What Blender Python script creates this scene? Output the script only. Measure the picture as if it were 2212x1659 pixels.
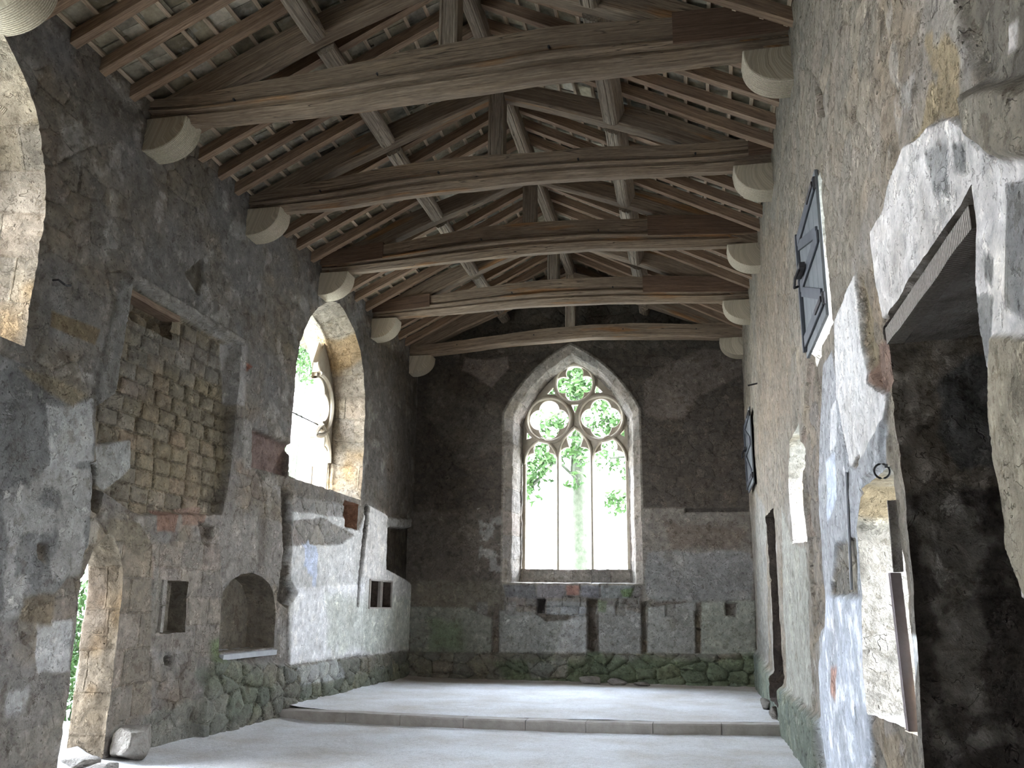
import bpy, bmesh, math, random
import numpy as np
from mathutils import Vector
from mathutils.geometry import delaunay_2d_cdt

SC = bpy.context.scene
COL = SC.collection
for o in list(bpy.data.objects):
    bpy.data.objects.remove(o)
random.seed(7)

# ---------------------------------------------------------------- camera
CX, CY, FPX = 1106.0, 829.5, 1892.0
TH, PH, RO = 0.205, 0.248, 0.0115
EYE = np.array([0.0, 0.0, 1.6])
_fw = np.array([-math.sin(TH) * math.cos(PH), math.cos(TH) * math.cos(PH), math.sin(PH)])
_r0 = np.array([math.cos(TH), math.sin(TH), 0.0])
_u0 = np.cross(_r0, _fw)
_rt = math.cos(RO) * _r0 + math.sin(RO) * _u0
_up = -math.sin(RO) * _r0 + math.cos(RO) * _u0
from mathutils import Matrix
cam_d = bpy.data.cameras.new('camera')
cam = bpy.data.objects.new('camera', cam_d)
COL.objects.link(cam)
SC.camera = cam
cam_d.sensor_fit = 'HORIZONTAL'
cam_d.sensor_width = 36.0
cam_d.lens = FPX / 2212.0 * 36.0
cam_d.clip_start = 0.05
cam_d.clip_end = 300
M = Matrix(((_rt[0], _up[0], -_fw[0], EYE[0]),
            (_rt[1], _up[1], -_fw[1], EYE[1]),
            (_rt[2], _up[2], -_fw[2], EYE[2]),
            (0, 0, 0, 1)))
cam.matrix_world = M

# ---------------------------------------------------------------- world and exposure
world = bpy.data.worlds.new('sky')
SC.world = world
world.use_nodes = True
wn = world.node_tree
wn.nodes.clear()
w_out = wn.nodes.new('ShaderNodeOutputWorld')
w_bg = wn.nodes.new('ShaderNodeBackground')
w_ramp = wn.nodes.new('ShaderNodeValToRGB')
w_tc = wn.nodes.new('ShaderNodeTexCoord')
w_sep = wn.nodes.new('ShaderNodeSeparateXYZ')
wn.links.new(w_tc.outputs['Generated'], w_sep.inputs[0])
wn.links.new(w_sep.outputs['Z'], w_ramp.inputs[0])
w_ramp.color_ramp.elements[0].position = 0.0
w_ramp.color_ramp.elements[0].color = (0.90, 0.94, 1.0, 1)
w_ramp.color_ramp.elements[1].position = 0.9
w_ramp.color_ramp.elements[1].color = (0.68, 0.81, 1.0, 1)
wn.links.new(w_ramp.outputs[0], w_bg.inputs['Color'])
w_bg.inputs['Strength'].default_value = 1.0
wn.links.new(w_bg.outputs[0], w_out.inputs[0])

SC.view_settings.view_transform = 'Standard'
SC.view_settings.look = 'None'
SC.view_settings.gamma = 1.0
SC.view_settings.use_curve_mapping = False
SC.view_settings.exposure = 5.65
SC.cycles.adaptive_threshold = 0.03
SC.cycles.max_bounces = 8
SC.cycles.diffuse_bounces = 6
SC.cycles.glossy_bounces = 1
SC.cycles.transmission_bounces = 1
SC.cycles.caustics_reflective = False
SC.cycles.caustics_refractive = False
SC.cycles.sample_clamp_indirect = 6.0


# ---------------------------------------------------------------- pixel rays onto real planes
def _ray(px, py):
    return (px - CX) * _rt - (py - CY) * _up + FPX * _fw


def onx(px, py, x):
    d = _ray(px, py)
    return EYE + d * (x / d[0])


def ony(px, py, y):
    d = _ray(px, py)
    return EYE + d * (y / d[1])


XL, XR, YE, ZF = -5.96, 1.115, 18.27, 0.14
XM = -2.42
YW = -4.0
TY = [5.56, 7.96, 10.335, 12.8, 15.27, 17.62]


# ---------------------------------------------------------------- numpy noise
def _h(ix, iy, iz, s):
    n = (ix.astype(np.int64) * 73856093) ^ (iy.astype(np.int64) * 19349663) ^ (iz.astype(np.int64) * 83492791) ^ (s * 2654435)
    n = (n ^ (n >> 13)) * 1274126177
    n = (n ^ (n >> 16)) & 0xffffff
    return n / float(0xffffff)


def vnoise(P, s=0):
    P = np.asarray(P, float)
    i = np.floor(P)
    f = P - i
    f = f * f * (3 - 2 * f)
    i = i.astype(np.int64)
    r = 0
    for a in (0, 1):
        wa = f[:, 0] if a else 1 - f[:, 0]
        for b in (0, 1):
            wb = f[:, 1] if b else 1 - f[:, 1]
            for c in (0, 1):
                wc = f[:, 2] if c else 1 - f[:, 2]
                r = r + wa * wb * wc * _h(i[:, 0] + a, i[:, 1] + b, i[:, 2] + c, s)
    return r


def fbm(P, scale=1.0, octs=4, s=0):
    """about -0.5 .. 0.5"""
    r = 0
    a = 0.5
    t = 0
    Q = np.asarray(P, float) * scale
    for k in range(octs):
        r = r + a * (vnoise(Q, s + k * 17) - 0.5)
        t += a
        a *= 0.5
        Q = Q * 2.03 + 11.3
    return r / t


def worley(u, v, cu, cv, jit=0.8, s=3):
    """edge distance (m), two randoms per stone"""
    gu = u / cu
    gv = v / cv
    iv = np.floor(gv).astype(np.int64)
    best = np.full(u.shape, 1e9)
    sec = np.full(u.shape, 1e9)
    r1 = np.zeros(u.shape)
    r2 = np.zeros(u.shape)
    z = np.zeros(u.shape, np.int64)
    for dv in (-1, 0, 1):
        jv = iv + dv
        off = _h(jv, z, z, s + 5)
        iu = np.floor(gu - off).astype(np.int64)
        for du in (-1, 0, 1):
            ju = iu + du
            pu = ju + 0.5 + off + (_h(ju, jv, z, s) - 0.5) * jit
            pv = jv + 0.5 + (_h(ju, jv, z, s + 1) - 0.5) * jit * 0.7
            d = np.sqrt(((pu - gu) * cu) ** 2 + ((pv - gv) * cv * 1.5) ** 2)
            m = d < best
            sec = np.where(m, best, np.minimum(sec, d))
            r1 = np.where(m, _h(ju, jv, z, s + 2), r1)
            r2 = np.where(m, _h(ju, jv, z, s + 9), r2)
            best = np.where(m, d, best)
    return (sec - best) * 0.5, r1, r2


def ashlar(u, v, cu, cv, s=3):
    row = np.floor(v / cv).astype(np.int64)
    z = np.zeros(u.shape, np.int64)
    off = _h(row, z, z, s)
    c = np.floor(u / cu + off).astype(np.int64)
    fu = (u / cu + off) - c
    fv = v / cv - row
    e = np.minimum(np.minimum(fu, 1 - fu) * cu, np.minimum(fv, 1 - fv) * cv)
    return e, _h(row, c, z, s + 2), _h(row, c, z, s + 9)


def in_poly(P, poly):
    x, y = P[:, 0], P[:, 1]
    ins = np.zeros(len(P), bool)
    n = len(poly)
    for i in range(n):
        x0, y0 = poly[i]
        x1, y1 = poly[(i + 1) % n]
        if y0 == y1:
            continue
        c = ((y0 > y) != (y1 > y)) & (x < (x1 - x0) * (y - y0) / (y1 - y0) + x0)
        ins ^= c
    return ins


def seg_dist(P, poly, closed=True):
    d = np.full(len(P), 1e9)
    n = len(poly)
    for i in range(n if closed else n - 1):
        a = np.array(poly[i], float)
        b = np.array(poly[(i + 1) % n], float)
        ab = b - a
        t = np.clip(((P - a) @ ab) / max(ab @ ab, 1e-12), 0, 1)
        q = P - a - t[:, None] * ab
        d = np.minimum(d, np.sqrt((q * q).sum(1)))
    return d


def sdf(P, poly):
    d = seg_dist(P, poly)
    return np.where(in_poly(P, poly), d, -d)


# ---------------------------------------------------------------- objects
def tag(o, label=None, cat=None, group=None, kind=None):
    if label:
        o['label'] = label
    if cat:
        o['category'] = cat
    if group:
        o['group'] = group
    if kind:
        o['kind'] = kind
    return o


def empty(name, loc, label, cat, group=None):
    o = bpy.data.objects.new(name, None)
    COL.objects.link(o)
    o.location = loc
    return tag(o, label, cat, group)


class MB:
    def __init__(s):
        s.v = []
        s.f = []
        s.g = []
        s.n = 0

    def add(s, V, F, G=None):
        V = np.asarray(V, float)
        s.f += [tuple(i + s.n for i in f) for f in F]
        s.v.append(V)
        s.g.append(np.asarray(G, float) if G is not None else V.copy())
        s.n += len(V)
        return s

    def box(s, c, d, rot=None, jit=0.0):
        c = np.array(c, float)
        d = np.array(d, float) / 2
        V = np.array([(x, y, z) for x in (-1, 1) for y in (-1, 1) for z in (-1, 1)], float) * d
        if jit:
            V = V + np.array([[random.uniform(-jit, jit) for _ in range(3)] for _ in range(8)])
        G = V.copy() + random.random() * 10
        if rot is not None:
            V = V @ np.array(rot).T
        F = [(0, 1, 3, 2), (4, 6, 7, 5), (0, 4, 5, 1), (2, 3, 7, 6), (0, 2, 6, 4), (1, 5, 7, 3)]
        return s.add(V + c, F, G)

    def sweep(s, secs, grain=None, cap=True):
        """secs: list of (m,3) arrays; grain (k,m,3)"""
        secs = [np.asarray(a, float) for a in secs]
        m = len(secs[0])
        k = len(secs)
        F = []
        for i in range(k - 1):
            for j in range(m):
                a = i * m + j
                b = i * m + (j + 1) % m
                F.append((a, b, b + m, a + m))
        if cap:
            F.append(tuple(range(m))[::-1])
            F.append(tuple((k - 1) * m + j for j in range(m)))
        V = np.concatenate(secs)
        if grain is None:
            L = 0
            G = []
            o = random.random() * 20
            c0 = secs[0].mean(0)
            for i in range(k):
                c = secs[i].mean(0)
                L += np.linalg.norm(c - c0)
                c0 = c
                t = secs[min(i + 1, k - 1)].mean(0) - secs[max(i - 1, 0)].mean(0)
                t = t / (np.linalg.norm(t) + 1e-9)
                q = secs[i] - c
                side = np.cross(t, (0, 0, 1.0))
                if np.linalg.norm(side) < .1:
                    side = np.array((1.0, 0, 0))
                side = side / np.linalg.norm(side)
                upv = np.cross(side, t)
                G.append(np.stack([np.full(m, L + o), q @ side + o, q @ upv + o * .7], 1))
            G = np.concatenate(G)
        else:
            G = np.asarray(grain, float).reshape(-1, 3)
        return s.add(V, F, G)

    def build(s, name, mat, parent=None, smooth=False, attrs=None, bevel=0):
        me = bpy.data.meshes.new(name)
        V = np.concatenate(s.v) if s.v else np.zeros((0, 3))
        off = np.array(parent.location) if parent is not None else np.zeros(3)
        me.from_pydata((V - off).tolist(), [], s.f)
        bm = bmesh.new()
        bm.from_mesh(me)
        bmesh.ops.recalc_face_normals(bm, faces=bm.faces)
        bm.to_mesh(me)
        bm.free()
        me.materials.append(mat)
        G = np.concatenate(s.g)
        a = me.attributes.new('gc', 'FLOAT_VECTOR', 'POINT')
        a.data.foreach_set('vector', G.astype(np.float32).ravel())
        if smooth:
            me.polygons.foreach_set('use_smooth', [True] * len(me.polygons))
        o = bpy.data.objects.new(name, me)
        COL.objects.link(o)
        if parent is not None:
            o.parent = parent
        if bevel:
            b = o.modifiers.new('bevel', 'BEVEL')
            b.width = bevel
            b.segments = 2
            b.limit_method = 'ANGLE'
        return o


def copy_tree(o, parent=None):
    c = o.copy()
    COL.objects.link(c)
    if parent is not None:
        c.parent = parent
    for ch in list(o.children):
        copy_tree(ch, c)
    return c


# ---------------------------------------------------------------- material helpers
class NT:
    def __init__(s, name):
        s.m = bpy.data.materials.new(name)
        s.m.use_nodes = True
        s.t = s.m.node_tree
        s.t.nodes.clear()
        s.out = s.t.nodes.new('ShaderNodeOutputMaterial')
        s.b = s.t.nodes.new('ShaderNodeBsdfPrincipled')
        s.b.inputs['Specular IOR Level'].default_value = 0.15
        s.b.inputs['Roughness'].default_value = 0.9
        s.t.links.new(s.b.outputs[0], s.out.inputs[0])

    def n(s, typ, **kw):
        x = s.t.nodes.new(typ)
        for k, v in kw.items():
            setattr(x, k, v)
        return x

    def l(s, a, b):
        s.t.links.new(a, b)

    def _in(s, sock, v):
        if isinstance(v, bpy.types.NodeSocket):
            s.l(v, sock)
        elif v is not None:
            sock.default_value = v

    def math(s, op, a, b=None, c=None, clamp=False):
        x = s.n('ShaderNodeMath', operation=op)
        x.use_clamp = clamp
        s._in(x.inputs[0], a)
        if b is not None:
            s._in(x.inputs[1], b)
        if c is not None:
            s._in(x.inputs[2], c)
        return x.outputs[0]

    def vm(s, op, a, b):
        x = s.n('ShaderNodeVectorMath', operation=op)
        s._in(x.inputs[0], a)
        s._in(x.inputs[1], b)
        return x.outputs[0]

    def noise(s, vec, scale, detail=4, rough=0.55, dist=0.0):
        x = s.n('ShaderNodeTexNoise')
        s._in(x.inputs['Vector'], vec)
        x.inputs['Scale'].default_value = scale
        x.inputs['Detail'].default_value = detail
        x.inputs['Roughness'].default_value = rough
        x.inputs['Distortion'].default_value = dist
        return x.outputs['Fac']

    def ramp(s, f, stops):
        x = s.n('ShaderNodeValToRGB')
        s._in(x.inputs[0], f)
        e = x.color_ramp.elements
        while len(e) < len(stops):
            e.new(0.5)
        for i, (p, c) in enumerate(stops):
            e[i].position = p
            e[i].color = (c, c, c, 1) if isinstance(c, (int, float)) else (*c, 1)
        return x.outputs[0]

    def mr(s, f, a, b, c=0.0, d=1.0, smooth=False):
        x = s.n('ShaderNodeMapRange')
        if smooth:
            x.interpolation_type = 'SMOOTHSTEP'
        s._in(x.inputs[0], f)
        for i, q in enumerate((a, b, c, d)):
            x.inputs[i + 1].default_value = q
        return x.outputs[0]

    def mix(s, f, a, b, mode='MIX'):
        x = s.n('ShaderNodeMix', data_type='RGBA', blend_type=mode)
        s._in(x.inputs[0], f)
        for sock, v in ((x.inputs[6], a), (x.inputs[7], b)):
            if isinstance(v, tuple) and len(v) == 3:
                v = (*v, 1)
            s._in(sock, v)
        return x.outputs[2]

    def bump(s, h, strength=0.5, dist=0.02, prev=None):
        x = s.n('ShaderNodeBump')
        s._in(x.inputs['Height'], h)
        x.inputs['Strength'].default_value = strength
        x.inputs['Distance'].default_value = dist
        if prev is not None:
            s.l(prev, x.inputs['Normal'])
        return x.outputs[0]

    def attr(s, name):
        return s.n('ShaderNodeAttribute', attribute_name=name)

    def scale(s, vec, xyz):
        x = s.n('ShaderNodeMapping')
        s._in(x.inputs[0], vec)
        x.inputs['Scale'].default_value = xyz
        return x.outputs[0]


def wall_material():
    t = NT('weathered_wall')
    geo = t.n('ShaderNodeNewGeometry')
    P = geo.outputs['Position']
    a = t.attr('tint')
    b = t.attr('stone')
    sep = t.n('ShaderNodeSeparateXYZ')
    t.l(b.outputs['Vector'], sep.inputs[0])
    e, r1, r2 = sep.outputs
    st = a.outputs['Alpha']
    bw = t.n('ShaderNodeRGBToBW')
    t.l(a.outputs['Color'], bw.inputs[0])
    kp = t.mr(bw.outputs[0], 0.3, 0.52, 1.0, 0.38)
    n_big = t.noise(P, 1.7, 5, 0.6)
    n_mid = t.noise(P, 9.0, 6, 0.65, 0.3)
    n_fine = t.noise(P, 55.0, 4, 0.7)
    # stone to stone variation
    hue = t.ramp(r2, [(0.0, (0.72, 0.71, 0.70)), (0.3, (1.0, 0.94, 0.83)), (0.5, (0.88, 0.87, 0.87)),
                      (0.72, (1.14, 1.06, 0.92)), (0.9, (1.06, 0.93, 0.86)), (1.0, (1.16, 1.14, 1.12))])
    stc = t.mix(1.0, a.outputs['Color'], hue, 'MULTIPLY')
    stm = t.math('MULTIPLY', st, t.mr(n_big, 0.32, 0.55, 0.35, 1.0))
    base = t.mix(stm, a.outputs['Color'], stc)
    # mortar: paler, recessed joint with a thin dark line
    ee = t.math('ADD', e, t.math('MULTIPLY', t.math('SUBTRACT', n_mid, 0.5), 0.035))
    joint = t.mr(ee, 0.002, 0.02, 1.0, 0.0, True)
    jn = t.math('MULTIPLY', joint, st)
    mort = t.mix(t.mr(n_mid, 0.4, 0.6), (0.75, 0.73, 0.7), (1.3, 1.28, 1.24))
    base = t.mix(t.math('MULTIPLY', jn, 0.6), base, t.mix(1.0, base, mort, 'MULTIPLY'))
    dk = t.math('MULTIPLY', t.math('MULTIPLY', t.mr(ee, -0.002, 0.007, 1.0, 0.0, True), st), t.mr(n_big, 0.4, 0.55, .35, 1))
    base = t.mix(t.math('MULTIPLY', dk, 0.8), base, t.mix(1.0, base, (0.3, 0.27, 0.24), 'MULTIPLY'))
    # blotches
    bl = t.ramp(n_mid, [(0.25, 0.55), (0.42, 0.88), (0.55, 1.08), (0.72, 1.5)])
    base = t.mix(1.0, base, bl, 'MULTIPLY')
    bl2 = t.ramp(n_big, [(0.3, (0.8, 0.78, 0.75)), (0.55, (1.0, 1.0, 1.0)), (0.75, (1.18, 1.15, 1.08))])
    base = t.mix(1.0, base, bl2, 'MULTIPLY')
    sp = t.ramp(n_fine, [(0.28, 0.6), (0.42, 0.97), (0.6, 1.03), (0.75, 1.3)])
    base = t.mix(0.8, base, t.mix(1.0, base, sp, 'MULTIPLY'))
    # flaking skin: crisp lighter and darker scabs
    fl = t.noise(P, 4.3, 9, 0.74, 0.25)
    fl2 = t.noise(t.vm('ADD', P, (7.3, 2.1, 5.5)), 11.0, 8, 0.72, 0.4)
    up_ = t.math('MULTIPLY', t.mr(fl, 0.565, 0.59, 0, 1, True), t.mr(fl2, 0.38, 0.5))
    dn_ = t.mr(fl, 0.43, 0.405, 0, 1, True)
    base = t.mix(t.math('MULTIPLY', up_, 0.85), base, t.mix(1.0, base, (1.5, 1.48, 1.46), 'MULTIPLY'))
    base = t.mix(t.math('MULTIPLY', t.math('MULTIPLY', dn_, kp), 0.85), base, t.mix(1.0, base, (0.68, 0.65, 0.61), 'MULTIPLY'))
    sc_ = t.mr(fl2, 0.60, 0.62, 0, 1, True)
    base = t.mix(t.math('MULTIPLY', sc_, 0.5), base, t.mix(1.0, base, (1.45, 1.43, 1.4), 'MULTIPLY'))
    sd_ = t.mr(fl2, 0.40, 0.375, 0, 1, True)
    base = t.mix(t.math('MULTIPLY', t.math('MULTIPLY', sd_, kp), 0.6), base, t.mix(1.0, base, (0.6, 0.56, 0.52), 'MULTIPLY'))
    crk = t.math('ABSOLUTE', t.math('SUBTRACT', t.noise(P, 1.9, 5, 0.6, 0.8), 0.5))
    ck = t.math('MULTIPLY', t.mr(crk, 0.0, 0.0045, 1, 0), t.mr(n_mid, 0.47, 0.56))
    base = t.mix(t.math('MULTIPLY', ck, 0.75), base, t.mix(1.0, base, (0.25, 0.22, 0.2), 'MULTIPLY'))
    # pits
    vor = t.n('ShaderNodeTexVoronoi')
    t._in(vor.inputs['Vector'], t.vm('ADD', P, t.n('ShaderNodeTexNoise').outputs['Color']))
    vor.inputs['Scale'].default_value = 16
    pit = t.math('MULTIPLY', t.mr(vor.outputs['Distance'], 0.1, 0.22, 1, 0, True), t.mr(n_mid, 0.5, 0.62, 0, 1))
    base = t.mix(t.math('MULTIPLY', pit, 0.55), base, t.mix(1.0, base, (0.35, 0.33, 0.3), 'MULTIPLY'))
    t.l(base, t.b.inputs['Base Color'])
    t.b.inputs['Roughness'].default_value = 0.95
    h = t.math('ADD', t.math('MULTIPLY', n_mid, 0.6), t.math('MULTIPLY', n_fine, 0.18))
    h = t.math('SUBTRACT', h, t.math('MULTIPLY', jn, 0.4))
    h = t.math('ADD', h, t.math('MULTIPLY', t.math('SUBTRACT', up_, t.math('ADD', sd_, ck)), 0.22))
    h = t.math('SUBTRACT', h, t.math('MULTIPLY', pit, 0.35))
    h = t.math('MULTIPLY', h, kp)
    t.l(t.bump(h, 1.0, 0.045), t.b.inputs['Normal'])
    return t.m


def wood_material(name, dark, mid, light, orange=None, crack=1.0, coarse=1.0):
    t = NT(name)
    g = t.attr('gc').outputs['Vector']
    oi = t.n('ShaderNodeObjectInfo').outputs['Random']
    add = t.n('ShaderNodeVectorMath', operation='ADD')
    t.l(g, add.inputs[0])
    cmb = t.n('ShaderNodeCombineXYZ')
    t.l(t.math('MULTIPLY', oi, 37.0), cmb.inputs[0])
    t.l(t.math('MULTIPLY', oi, 13.0), cmb.inputs[1])
    t.l(cmb.outputs[0], add.inputs[1])
    g = add.outputs[0]
    grain = t.noise(t.scale(g, (1.6, 55, 55)), 1.0 * coarse, 6, 0.62, 0.3)
    fib = t.noise(t.scale(g, (9, 90, 90)), 1.0, 4, 0.6)
    broad = t.noise(t.scale(g, (0.8, 4, 4)), 1.0, 4, 0.6)
    col = t.ramp(grain, [(0.28, dark), (0.5, mid), (0.72, light)])
    col = t.mix(1.0, col, t.ramp(fib, [(0.28, 0.72), (0.5, 1.0), (0.7, 1.2)]), 'MULTIPLY')
    v = t.ramp(broad, [(0.3, (0.72, 0.7, 0.68)), (0.5, (1, 1, 1)), (0.7, (1.22, 1.18, 1.1))])
    col = t.mix(1.0, col, v, 'MULTIPLY')
    if orange:
        og = t.noise(t.scale(g, (0.55, 5, 5)), 1.0, 3, 0.5)
        col = t.mix(t.mr(og, 0.58, 0.68, 0, 0.75, True), col, t.mix(1.0, col, orange, 'MULTIPLY'))
    ck = t.noise(t.scale(g, (0.45, 11, 11)), 1.0, 3, 0.45, 0.6)
    line = t.mr(t.math('ABSOLUTE', t.math('SUBTRACT', ck, 0.5)), 0.0, 0.012, crack, 0.0)
    gate = t.mr(broad, 0.45, 0.6)
    line = t.math('MULTIPLY', line, gate)
    col = t.mix(line, col, (0.03, 0.025, 0.02))
    ov = t.ramp(oi, [(0.0, 0.85), (1.0, 1.15)])
    col = t.mix(1.0, col, ov, 'MULTIPLY')
    t.l(col, t.b.inputs['Base Color'])
    h = t.math('SUBTRACT', t.math('MULTIPLY', grain, 0.4), line)
    t.l(t.bump(h, 0.7, 0.012), t.b.inputs['Normal'])
    t.b.inputs['Roughness'].default_value = 0.8
    return t.m


def plain_material(name, c1, c2, scale=6.0, bumps=0.4, rough=0.9, metallic=0.0, dist=0.01):
    t = NT(name)
    geo = t.n('ShaderNodeNewGeometry')
    n1 = t.noise(geo.outputs['Position'], scale, 6, 0.65)
    t.l(t.ramp(n1, [(0.3, c1), (0.7, c2)]), t.b.inputs['Base Color'])
    t.b.inputs['Roughness'].default_value = rough
    t.b.inputs['Metallic'].default_value = metallic
    n2 = t.noise(geo.outputs['Position'], scale * 7, 4, 0.6)
    t.l(t.bump(t.math('ADD', n1, n2), bumps, dist), t.b.inputs['Normal'])
    return t.m


def corbel_material(name='tooled_sandstone', ca=(0.34, 0.285, 0.205), cb=(0.52, 0.45, 0.34)):
    t = NT(name)
    g = t.attr('gc').outputs['Vector']
    w = t.n('ShaderNodeTexWave', wave_type='BANDS', bands_direction='X')
    t._in(w.inputs['Vector'], g)
    w.inputs['Scale'].default_value = 14
    w.inputs['Distortion'].default_value = 1.5
    w.inputs['Detail'].default_value = 2
    n1 = t.noise(g, 60, 3, 0.6)
    wv = w.outputs['Fac']
    c = t.mix(wv, ca, cb)
    c = t.mix(1.0, c, t.ramp(n1, [(0.3, 0.75), (0.7, 1.2)]), 'MULTIPLY')
    t.l(c, t.b.inputs['Base Color'])
    t.l(t.bump(t.math('ADD', wv, t.math('MULTIPLY', n1, 0.6)), 0.7, 0.01), t.b.inputs['Normal'])
    return t.m


def slate_material():
    t = NT('stone_slates')
    r = t.attr('rnd').outputs['Fac']
    geo = t.n('ShaderNodeNewGeometry')
    P = geo.outputs['Position']
    n1 = t.noise(P, 7, 5, 0.65)
    n2 = t.noise(P, 3.1, 5, 0.7, 0.5)
    c = t.ramp(r, [(0.0, (0.15, 0.13, 0.09)), (0.3, (0.27, 0.235, 0.165)), (0.6, (0.23, 0.21, 0.17)), (0.85, (0.38, 0.335, 0.24)), (1.0, (0.46, 0.42, 0.34))])
    c = t.mix(1.0, c, t.ramp(n1, [(0.3, 0.6), (0.65, 1.35)]), 'MULTIPLY')
    c = t.mix(t.mr(n2, 0.58, 0.68, 0, 0.65), c, (0.42, 0.41, 0.37))
    t.l(c, t.b.inputs['Base Color'])
    t.l(t.bump(n1, 0.8, 0.02), t.b.inputs['Normal'])
    return t.m


def floor_material():
    t = NT('dusty_floor')
    geo = t.n('ShaderNodeNewGeometry')
    P = geo.outputs['Position']
    n1 = t.noise(P, 1.1, 5, 0.6)
    n2 = t.noise(t.scale(P, (1, 1.6, 1)), 14, 6, 0.7)
    n3 = t.noise(P, 90, 3, 0.6)
    c = t.ramp(n1, [(0.3, (0.46, 0.43, 0.39)), (0.5, (0.55, 0.54, 0.53)), (0.7, (0.63, 0.635, 0.64))])
    c = t.mix(1.0, c, t.ramp(n2, [(0.25, 0.7), (0.45, 0.98), (0.7, 1.12)]), 'MULTIPLY')
    c = t.mix(1.0, c, t.ramp(n3, [(0.3, 0.6), (0.48, 1.0), (0.7, 1.15)]), 'MULTIPLY')
    sy = t.n('ShaderNodeSeparateXYZ')
    t.l(P, sy.inputs[0])
    soil = t.mr(t.math('ADD', sy.outputs['Y'], t.math('MULTIPLY', n1, 1.6)), 18.0, 18.5, 0, 1, True)
    c = t.mix(t.math('MULTIPLY', soil, 0.8), c, t.mix(1.0, c, (0.55, 0.48, 0.40), 'MULTIPLY'))
    v = t.n('ShaderNodeTexVoronoi')
    t._in(v.inputs['Vector'], P)
    v.inputs['Scale'].default_value = 11
    deb = t.math('MULTIPLY', t.mr(v.outputs['Distance'], 0.08, 0.2, 1, 0, True), t.mr(n2, 0.52, 0.6))
    c = t.mix(t.math('MULTIPLY', deb, 0.6), c, (0.24, 0.2, 0.16))
    t.l(c, t.b.inputs['Base Color'])
    t.l(t.bump(t.math('ADD', n2, t.math('MULTIPLY', n3, 0.3)), 0.6, 0.02), t.b.inputs['Normal'])
    return t.m


MW = wall_material()
M_TIE = wood_material('weathered_oak', (0.135, 0.095, 0.066), (0.21, 0.157, 0.112), (0.31, 0.245, 0.18), orange=(1.3, 0.85, 0.45))
M_REP = wood_material('new_oak', (0.09, 0.055, 0.036), (0.15, 0.095, 0.065), (0.20, 0.13, 0.09), crack=0.2)
M_RAF = wood_material('sawn_rafter_wood', (0.14, 0.09, 0.06), (0.23, 0.158, 0.108), (0.31, 0.225, 0.16), crack=0.5)
M_PUR = wood_material('carved_purlin_oak', (0.13, 0.10, 0.075), (0.25, 0.205, 0.157), (0.37, 0.31, 0.245), coarse=1.2)
M_BAT = wood_material('batten_wood', (0.26, 0.2, 0.14), (0.42, 0.33, 0.24), (0.55, 0.45, 0.34), crack=0.2)
M_COR = corbel_material()
M_LINT = corbel_material('keyed_lintel', (0.19, 0.165, 0.14), (0.29, 0.26, 0.225))
M_SLA = slate_material()
M_FLO = floor_material()
M_KERB = plain_material('kerb_stone', (0.30, 0.27, 0.24), (0.44, 0.41, 0.37), 5, 0.5)
M_TRAC = plain_material('tracery_stone', (0.32, 0.27, 0.205), (0.46, 0.41, 0.33), 4, 0.4)
M_IRON = plain_material('dark_iron', (0.03, 0.03, 0.032), (0.07, 0.065, 0.065), 12, 0.4, 0.7, 0.3)
M_LEAD = plain_material('grey_painted_shutter', (0.10, 0.11, 0.115), (0.15, 0.16, 0.165), 4, 0.2, 0.6)
M_LEAD2 = plain_material('dark_shutter_ledge', (0.055, 0.06, 0.068), (0.085, 0.09, 0.10), 4, 0.2, 0.6)
M_POST = plain_material('purple_brown_post', (0.20, 0.165, 0.16), (0.30, 0.26, 0.26), 5, 0.3)
M_SLAB = plain_material('blue_grey_slab', (0.30, 0.31, 0.32), (0.42, 0.43, 0.44), 5, 0.3)
M_ROCK = plain_material('pale_rubble', (0.15, 0.13, 0.11), (0.34, 0.315, 0.28), 5, 0.9, dist=0.04)
M_LEAF = plain_material('green_leaves', (0.018, 0.042, 0.010), (0.042, 0.080, 0.022), 3, 0.1, 0.7)
M_BARK = plain_material('mossy_bark', (0.028, 0.034, 0.02), (0.06, 0.064, 0.045), 6, 0.6)
M_LAND = plain_material('pale_ground', (0.24, 0.25, 0.22), (0.36, 0.36, 0.33), 1.0, 0.3)

# ---------------------------------------------------------------- walls
RNG = np.random.RandomState(5)


def arch_pts(yc, hw, z0, zs, h, n=14):
    """pointed arch outline, counter-clockwise from lower left"""
    r = (h * h + hw * hw) / (2 * hw)
    pts = [(yc - hw, z0), (yc - hw, zs)]
    cx = yc - hw + r
    a1 = math.atan2(h, yc - cx)
    for i in range(1, n):
        a = math.pi + (a1 - math.pi) * i / n
        pts.append((cx + r * math.cos(a), zs + r * math.sin(a)))
    pts.append((yc, zs + h))
    cx = yc + hw - r
    a1 = math.atan2(h, yc - cx)
    for i in range(n - 1, 0, -1):
        a = a1 * i / n
        pts.append((cx + r * math.cos(a), zs + r * math.sin(a)))
    pts += [(yc + hw, zs), (yc + hw, z0)]
    return pts


def arch2(yc, hw, z0, zs, h, sag, n=10):
    """pointed arch whose flat arcs meet the jambs at an angle"""
    L = []
    for i in range(n + 1):
        t = i / n
        cx, cz = -hw + hw * t, h * t
        k = 4 * sag * t * (1 - t) / math.hypot(hw, h)
        L.append((cx - h * k, zs + cz + hw * k))
    R = [(-a, b) for a, b in L[::-1]][1:]
    return [(yc - hw, z0)] + [(yc + a, b) for a, b in L] + [(yc + a, b) for a, b in R] + [(yc + hw, z0)]


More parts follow.
